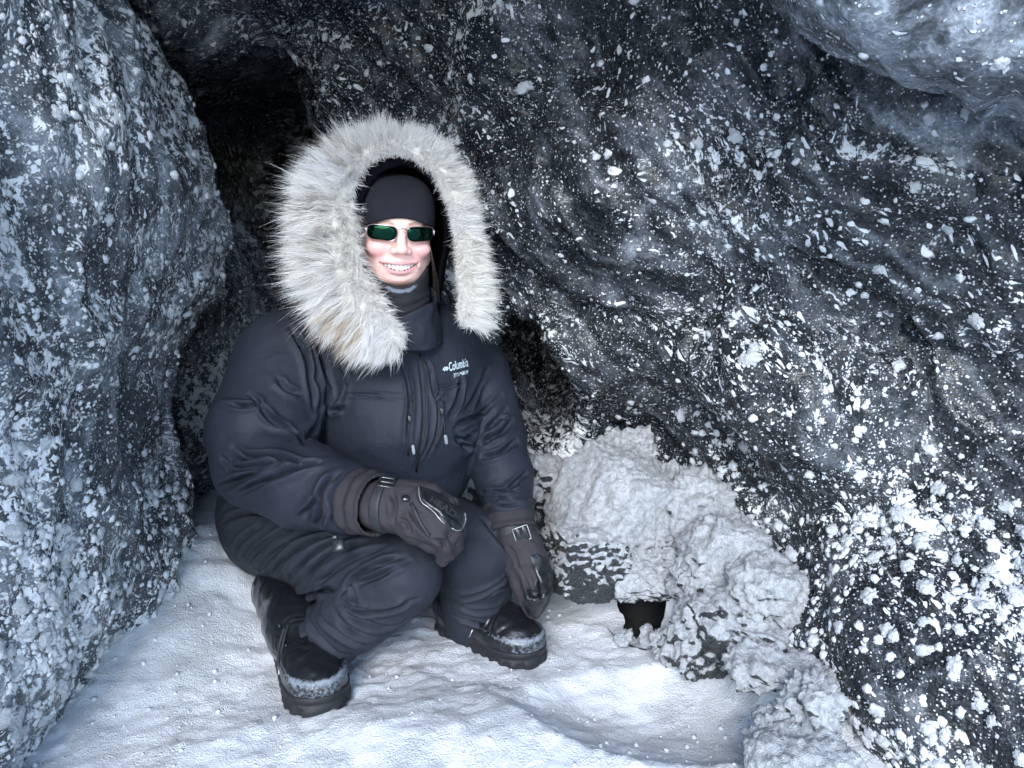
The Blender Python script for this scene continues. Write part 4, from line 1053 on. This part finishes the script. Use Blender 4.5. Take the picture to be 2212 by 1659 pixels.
for i in range(3):
    for j in range(3):
        if (i, j) in ((0, 0), (2, 2)): continue
        b = len(dv); c0 = np.array([.5+(i-j)*.17, .5+(i+j-2)*.17]); dv += [c0+np.array(k)*.15 for k in ((-1, 0), (0, -1), (1, 0), (0, 1))]; df_.append((b, b+1, b+2, b+3))
lay(dv, df_, (956, 806), (14, -3), (0, -16), 'chest_emblem', M_print, JACKET, pf, .0015)
M_emb = plain('embossed_leather', (.035, .038, .042), .35)
tv_, tf_ = text_mesh('HEAD'); lay(tv_, tf_, (926, 1086), (52, 34), (7, -13), 'embossed_print', M_emb, GL1, ong, .0028)

# ---------------------------------------------------------------- sunglasses
SG = link('sunglasses', None, None, label='narrow sunglasses with green-black lenses and rose silver frame on the face', category='sunglasses')
N = NT('green_black_lens'); N.principled(Base_Color=(.007, .030, .018), Metallic=1.0, Roughness=.035); M_lens = N.m
def ly(x): return 9.5-(abs(x)/62)**2*17
for s in (-1, 1):
    n_, pts = 40, []
    for k in range(n_):
        th = 2*math.pi*k/n_; p = 4.2
        cx_, cz_ = math.copysign(abs(math.cos(th))**(2/p), math.cos(th)), math.copysign(abs(math.sin(th))**(2/p), math.sin(th))
        xx = 36.5+27*cx_; zz = -5.6+13.8*cz_*(1-.05*cx_)+(1.6*cx_ if cz_ > 0 else 1.2*cx_)
        if cx_ < 0 and cz_ < 0: xx += 3.5*abs(cx_)*abs(cz_)
        pts.append((xx, zz))
    rings, F = [], []
    for lay_, dy in ((0, 0.), (1, -2.0)):
        for q_ in (.02, .35, .7, 1.0):
            rings.append([H(s*(36.5+(a-36.5)*q_), ly(36.5+(a-36.5)*q_)+dy-(((c+5.6)*q_)/15)**2*.8, -5.6+(c+5.6)*q_) for a, c in pts])
    V = np.array(rings).reshape(-1, 3)
    for r in list(range(3))+list(range(4, 7)):
        for k in range(n_):
            q4 = (r*n_+k, r*n_+(k+1) % n_, (r+1)*n_+(k+1) % n_, (r+1)*n_+k); F.append(q4 if (r < 3) == (s > 0) else q4[::-1])
    for k in range(n_): F.append((3*n_+k, 3*n_+(k+1) % n_, 7*n_+(k+1) % n_, 7*n_+k) if s > 0 else (7*n_+k, 7*n_+(k+1) % n_, 3*n_+(k+1) % n_, 3*n_+k))
    F += [tuple(range(n_))[::(-1 if s > 0 else 1)], tuple(range(4*n_, 5*n_))[::(1 if s > 0 else -1)]]
    lm = MB(); lm.add(V, F); lm.put('lens', M_lens, SG)
    top = [k for k in range(n_) if pts[k][1] > -7]; top = sorted(top, key=lambda k: -pts[k][0]*1 if True else 0)
    arc = [pts[k % n_] for k in range(0, n_//2+9)]                      # outer hinge over the top and down beside the nose
    mb = MB(); mb.tube(spline([H(s*a, ly(a)-.8, c+.2) for a, c in arc], 2), .0007, 7); fr = mb.put('rim', M_metal, SG)
    mb = MB(); mb.rbox(H(s*65.5, ly(64)-4, -2.5), hx, hy, hz_, .0016, .004, .0052, 4); mb.put('hinge', M_metal, SG)
    mb = MB(); mb.tube(spline([H(s*66.5, ly(66)-5, -2), H(s*72, -50, 1), H(s*76, -92, 0), H(s*75, -106, -12)], 6), .0014, 7); mb.put('temple', M_metal, SG)
    mb = MB(); mb.tube(spline([H(s*10, 6, -10), H(s*8.5, 3, -12), H(s*8.8, 1, -16)], 4), .0009, 6); mb.put('nose_pad', M_metal, SG)
mb = MB(); mb.tube(spline([H(-10.5, 8.6, 1), H(-5, 10.5, 3.4), H(0, 11, 4), H(5, 10.5, 3.4), H(10.5, 8.6, 1)], 5), .0011, 7); mb.put('bridge', M_metal, SG)
# ================================================================ fallen blocks and clods of snow at the foot of the right wall
def cube_sphere(n):
    g = np.linspace(-1, 1, n+1); V, F = [], []
    for ax in range(3):
        for s in (-1, 1):
            a, b = np.meshgrid(g, g, indexing='ij'); c = np.full_like(a, s); q = [None]*3
            q[ax] = c; q[(ax+1) % 3] = a; q[(ax+2) % 3] = b
            base = sum(len(v) for v in V); V.append(np.stack([k.ravel() for k in q], 1))
            i, j = np.meshgrid(np.arange(n), np.arange(n), indexing='ij'); k = (base+i*(n+1)+j).ravel()
            f = np.stack([k, k+n+1, k+n+2, k+1], 1); F.append(f if s > 0 else f[:, ::-1])
    V = np.concatenate(V); F = np.concatenate(F)
    key = np.round(V*1e5).astype(np.int64); _, idx, inv = np.unique(key, axis=0, return_index=True, return_inverse=True)
    return V[idx], inv.reshape(-1)[F]
CS = {n: cube_sphere(n) for n in (2, 3, 5, 9, 26, 40, 48)}
def chunk(c, size, rot=(0, 0, 0), seed=0, box=.45, n=26, rough=1.0, snow=0.1):
    V, F = CS[n]; U = V/np.linalg.norm(V, axis=1, keepdims=True)
    q = U*(1-box)+V*box/np.linalg.norm(V, axis=1, keepdims=True)**.35
    q = q*np.array(size); m = float(np.mean(size))
    s = 1/m
    nrm = U/np.array(size); nrm /= np.linalg.norm(nrm, axis=1, keepdims=True)
    D = m*rough*(.24*fbm(q+seed*3.1, s*.9, 3, seed)-.20*np.abs(fbm(q+seed, s*2.0, 3, seed+9)))
    D = D+.009*rough*fbm(q+seed, 34, 3, seed+5, .65)+.006*rough*sstep(.1, .35, noise(q+seed, 60, seed+7))+.004*noise(q+seed, 120, seed+8)
    q = q+nrm*D[:, None]
    R = np.array(Matrix.Rotation(rot[2], 3, 'Z') @ Matrix.Rotation(rot[1], 3, 'Y') @ Matrix.Rotation(rot[0], 3, 'X'))
    me = make_mesh('snow_block', q@R.T, F); attr(me, 'snow', np.full(len(q), snow)); return me, np.asarray(c)
def put_chunk(name, label, cat, c, size, rot=(0, 0, 0), group=None, **kw):
    me, c = chunk(c, size, rot, **kw); o = link(name, me, M_chunk); o.location = c; o['label'] = label; o['category'] = cat
    if group: o['group'] = group
    return o
BL = [
 ('snow_slab', 'large snow covered slab sloping down behind the hanging glove', C(1350, 1110, 1.84), (.15, .14, .14), (.25, .40, .6), dict(seed=1, n=48, snow=.45, box=.95, rough=.5)),
 ('ice_block', 'dark sided ice block with a snow cap next to the hanging glove', C(1262, 1205, 1.72), (.085, .10, .075), (.0, .1, .3), dict(seed=2, n=48, snow=-.05, box=.9, rough=.6)),
 ('snow_block', 'snow block arching over the dark hole beside the boot', C(1392, 1240, 1.72), (.10, .075, .042), (.1, -.1, .2), dict(seed=3, n=48, snow=.3, box=.5, rough=.7)),
 ('snow_block', 'lumpy snow block perched on top of the sloping slab', C(1345, 985, 1.93), (.085, .07, .055), (.2, -.2, .3), dict(seed=4, snow=.3, n=48)),
 ('ice_block', 'grey rounded ice block just behind the far sleeve', C(1195, 1060, 2.0), (.10, .09, .085), (.1, .2, .1), dict(seed=5, snow=.05)),
 ('ice_block', 'grey snow dusted block in the gap between coat and sleeve', C(1000, 1045, 2.05), (.11, .09, .10), (.0, .1, .4), dict(seed=6, snow=.1)),
 ('snow_block', 'crusty snow block wedged against the ice wall above the heap', C(1505, 1105, 1.76), (.085, .08, .10), (.3, .1, .2), dict(seed=7, snow=.4)),
 ('snow_block', 'broad snow block in the middle of the rubble heap', C(1570, 1200, 1.60), (.095, .075, .075), (.1, .4, .1), dict(seed=8, snow=.4)),
 ('snow_block', 'tilted snow block leaning out over the rubble heap', C(1525, 1262, 1.62), (.07, .06, .085), (.2, -.3, .5), dict(seed=9, snow=.4)),
 ('snow_block', 'grey flecked block at the right foot of the dark hole', C(1518, 1372, 1.53), (.075, .06, .075), (.3, .5, .2), dict(seed=10, snow=.15)),
 ('ice_block', 'half buried dark ice block beneath the rubble heap', C(1600, 1365, 1.49), (.11, .07, .06), (.1, .3, -.3), dict(seed=11, snow=-.1)),
 ('snow_block', 'rounded snow block lying against the foot of the ice wall', C(1655, 1275, 1.50), (.075, .07, .065), (.1, .2, .3), dict(seed=12, snow=.35)),
 ('snow_block', 'flat snow crust with a dark undercut edge on the floor', C(1690, 1452, 1.37), (.105, .055, .030), (.0, .12, -.35), dict(seed=13, snow=.3)),
 ('snow_block', 'jagged upright snow lump at the wall foot past the flat crust', C(1752, 1530, 1.27), (.045, .045, .055), (.1, .4, .3), dict(seed=14, snow=.2, rough=1.3)),
 ('snow_block', 'small snow lump over a shadowed hollow at the wall foot', C(1690, 1580, 1.27), (.055, .045, .030), (.0, -.1, .3), dict(seed=15, snow=.2, rough=1.2)),
 ('snow_block', 'smooth rounded snow mound at the bottom of the ice wall', C(1740, 1650, 1.20), (.085, .07, .045), (.0, .0, .3), dict(seed=16, snow=.5, rough=.6)),
]
for nm, lb, c, sz, rt, kw in BL: put_chunk(nm, lb, 'snow block' if 'snow' in nm else 'ice block', c, sz, rt, **kw)
for i, (u, v, t, s) in enumerate([(1440, 1398, 1.57, .030), (1402, 1382, 1.63, .021), (1352, 1374, 1.66, .016), (1440, 1180, 1.74, .045), (1470, 1215, 1.70, .036),
                                  (1535, 1150, 1.74, .036), (1610, 1140, 1.72, .04), (1560, 1310, 1.62, .04), (1620, 1210, 1.66, .035), (1420, 1060, 1.84, .045), (1460, 1040, 1.84, .04), (1265, 1115, 1.84, .03), (1210, 1150, 1.86, .035)]):
    put_chunk('snow_clod', 'small crumbly snow clod wedged between the blocks of the rubble heap', 'snow clod', C(u, v, t), (s, s*.9, s*.8), (i, i*.7, i*1.3), 'snow clods in the rubble heap', seed=30+i, n=9 if s < .03 else 26, snow=.3, rough=1.2)

# ================================================================ hoar frost clumps standing on the ice
def blob(seed, n):
    V, F = CS[n]; U = V/np.linalg.norm(V, axis=1, keepdims=True)
    q = U*np.array([1, 1, .8]); q[:, :2] *= (1+.55*noise(U[:, :]*1.0+seed*5, 1.3, seed))[:, None]
    q = q*(1+.40*fbm(U+seed*2.3, 3.2, 2, seed+3))[:, None]; q[:, 2] += .18; return q, F
V, Fc, Nn, dens = CAVE
U_, W_, t_ = uv(V)
vis = (U_ > -120) & (U_ < 2330) & (W_ > -120) & (W_ < 1780) & (t_ > .5) & (V[:, 1] < 2.3) & (((np.array([0, 0, CAM_H])-V)*Nn).sum(1) > .05)
cand = np.nonzero(vis)[0]
pw = dens[cand]**2+.02
lowr = sstep(.75, .1, V[cand, 2]); pw = pw*(.45+.9*lowr)*np.clip(t_[cand], .8, 1.5)**-2.0
pick = rng.choice(cand, 6000, False, pw/pw.sum())
size = np.exp(rng.normal(math.log(.0038), .5, len(pick)))*(1+.35*sstep(.7, .1, V[pick, 2])); size = np.clip(size, .002, .015)
app = size/t_[pick]; order = np.argsort(-app); big, rest = order[:280], order[280:]
which = np.full(len(V), 1); 
for r in range(4): pass
vreg = np.full(len(V), -1, np.int8)
for r in range(4): vreg[np.unique(Fc[reg == r])] = r
bm = []
for s in range(9):
    q, f = blob(s, 9); m_ = make_mesh('frost_clump', q, f); m_.materials.append(M_frost); bm.append(m_)
def frame(n):
    a = np.cross(n, [0, 0, 1.] if abs(n[2]) < .9 else [1., 0, 0]); a /= np.linalg.norm(a); return a, np.cross(n, a)
for i in big:
    k = pick[i]; n = Nn[k]; a, b = frame(n); th = rng.random()*6.28; a, b = a*math.cos(th)+b*math.sin(th), b*math.cos(th)-a*math.sin(th)
    o = link('frost_clump', bm[rng.integers(9)], None, WALL[int(vreg[k])]); s = size[i]; e = rng.uniform(.8, 1.25)
    o.matrix_world = Matrix(np.vstack([np.c_[a*s*e, b*s/e, n*s*.8, V[k]-n*s*.1], [0, 0, 0, 1]]).tolist())
BB = [blob(20+s, 3) for s in range(14)]; BS = [blob(50+s, 2) for s in range(8)]
for r in range(4):
    vs, fs, off = [], [], 0
    for i in rest:
        k = pick[i]
        if vreg[k] != r: continue
        q, f = BB[rng.integers(14)] if size[i] > .0036 else BS[rng.integers(8)]; n = Nn[k]; a, b = frame(n); th = rng.random()*6.28; a, b = a*math.cos(th)+b*math.sin(th), b*math.cos(th)-a*math.sin(th); s = size[i]; e = rng.uniform(.8, 1.25)
        vs.append(V[k]-n*s*.1+q[:, :1]*a*s*e+q[:, 1:2]*b*s/e+q[:, 2:]*n*s*.8); fs.append(f+off); off += len(q)
    if vs: link('frost_crust', make_mesh('frost_crust', np.concatenate(vs), np.concatenate(fs)), M_frost, WALL[r], kind='stuff')
# crumbs of snow lying on the floor
vs, fs, off = [], [], 0
for i in range(1100):
    x_ = rng.uniform(-1.0, .75); y_ = rng.uniform(.9, 1.9)
    if hole_r(np.array([[x_, y_]]))[0] < 1.2: continue
    if rng.random() > .25+.75*(g1(x_, .35, .3)+g1(x_, -.75, .2)): continue
    q, f = BS[rng.integers(8)]; s = float(np.clip(np.exp(rng.normal(math.log(.0020), .6)), .0008, .0045)); th = rng.random()*6.28
    a, b = np.array([math.cos(th), math.sin(th), 0]), np.array([-math.sin(th), math.cos(th), 0])
    vs.append(np.array([x_, y_, fz(x_, y_)+.002])+q[:, :1]*a*s+q[:, 1:2]*b*s+q[:, 2:]*np.array([0, 0, 1.])*s*1.4); fs.append(f+off); off += len(q)
link('snow_crumbs', make_mesh('snow_crumbs', np.concatenate(vs), np.concatenate(fs)), M_frost, kind='stuff', label='loose white snow crumbs strewn over the cave floor', category='snow')
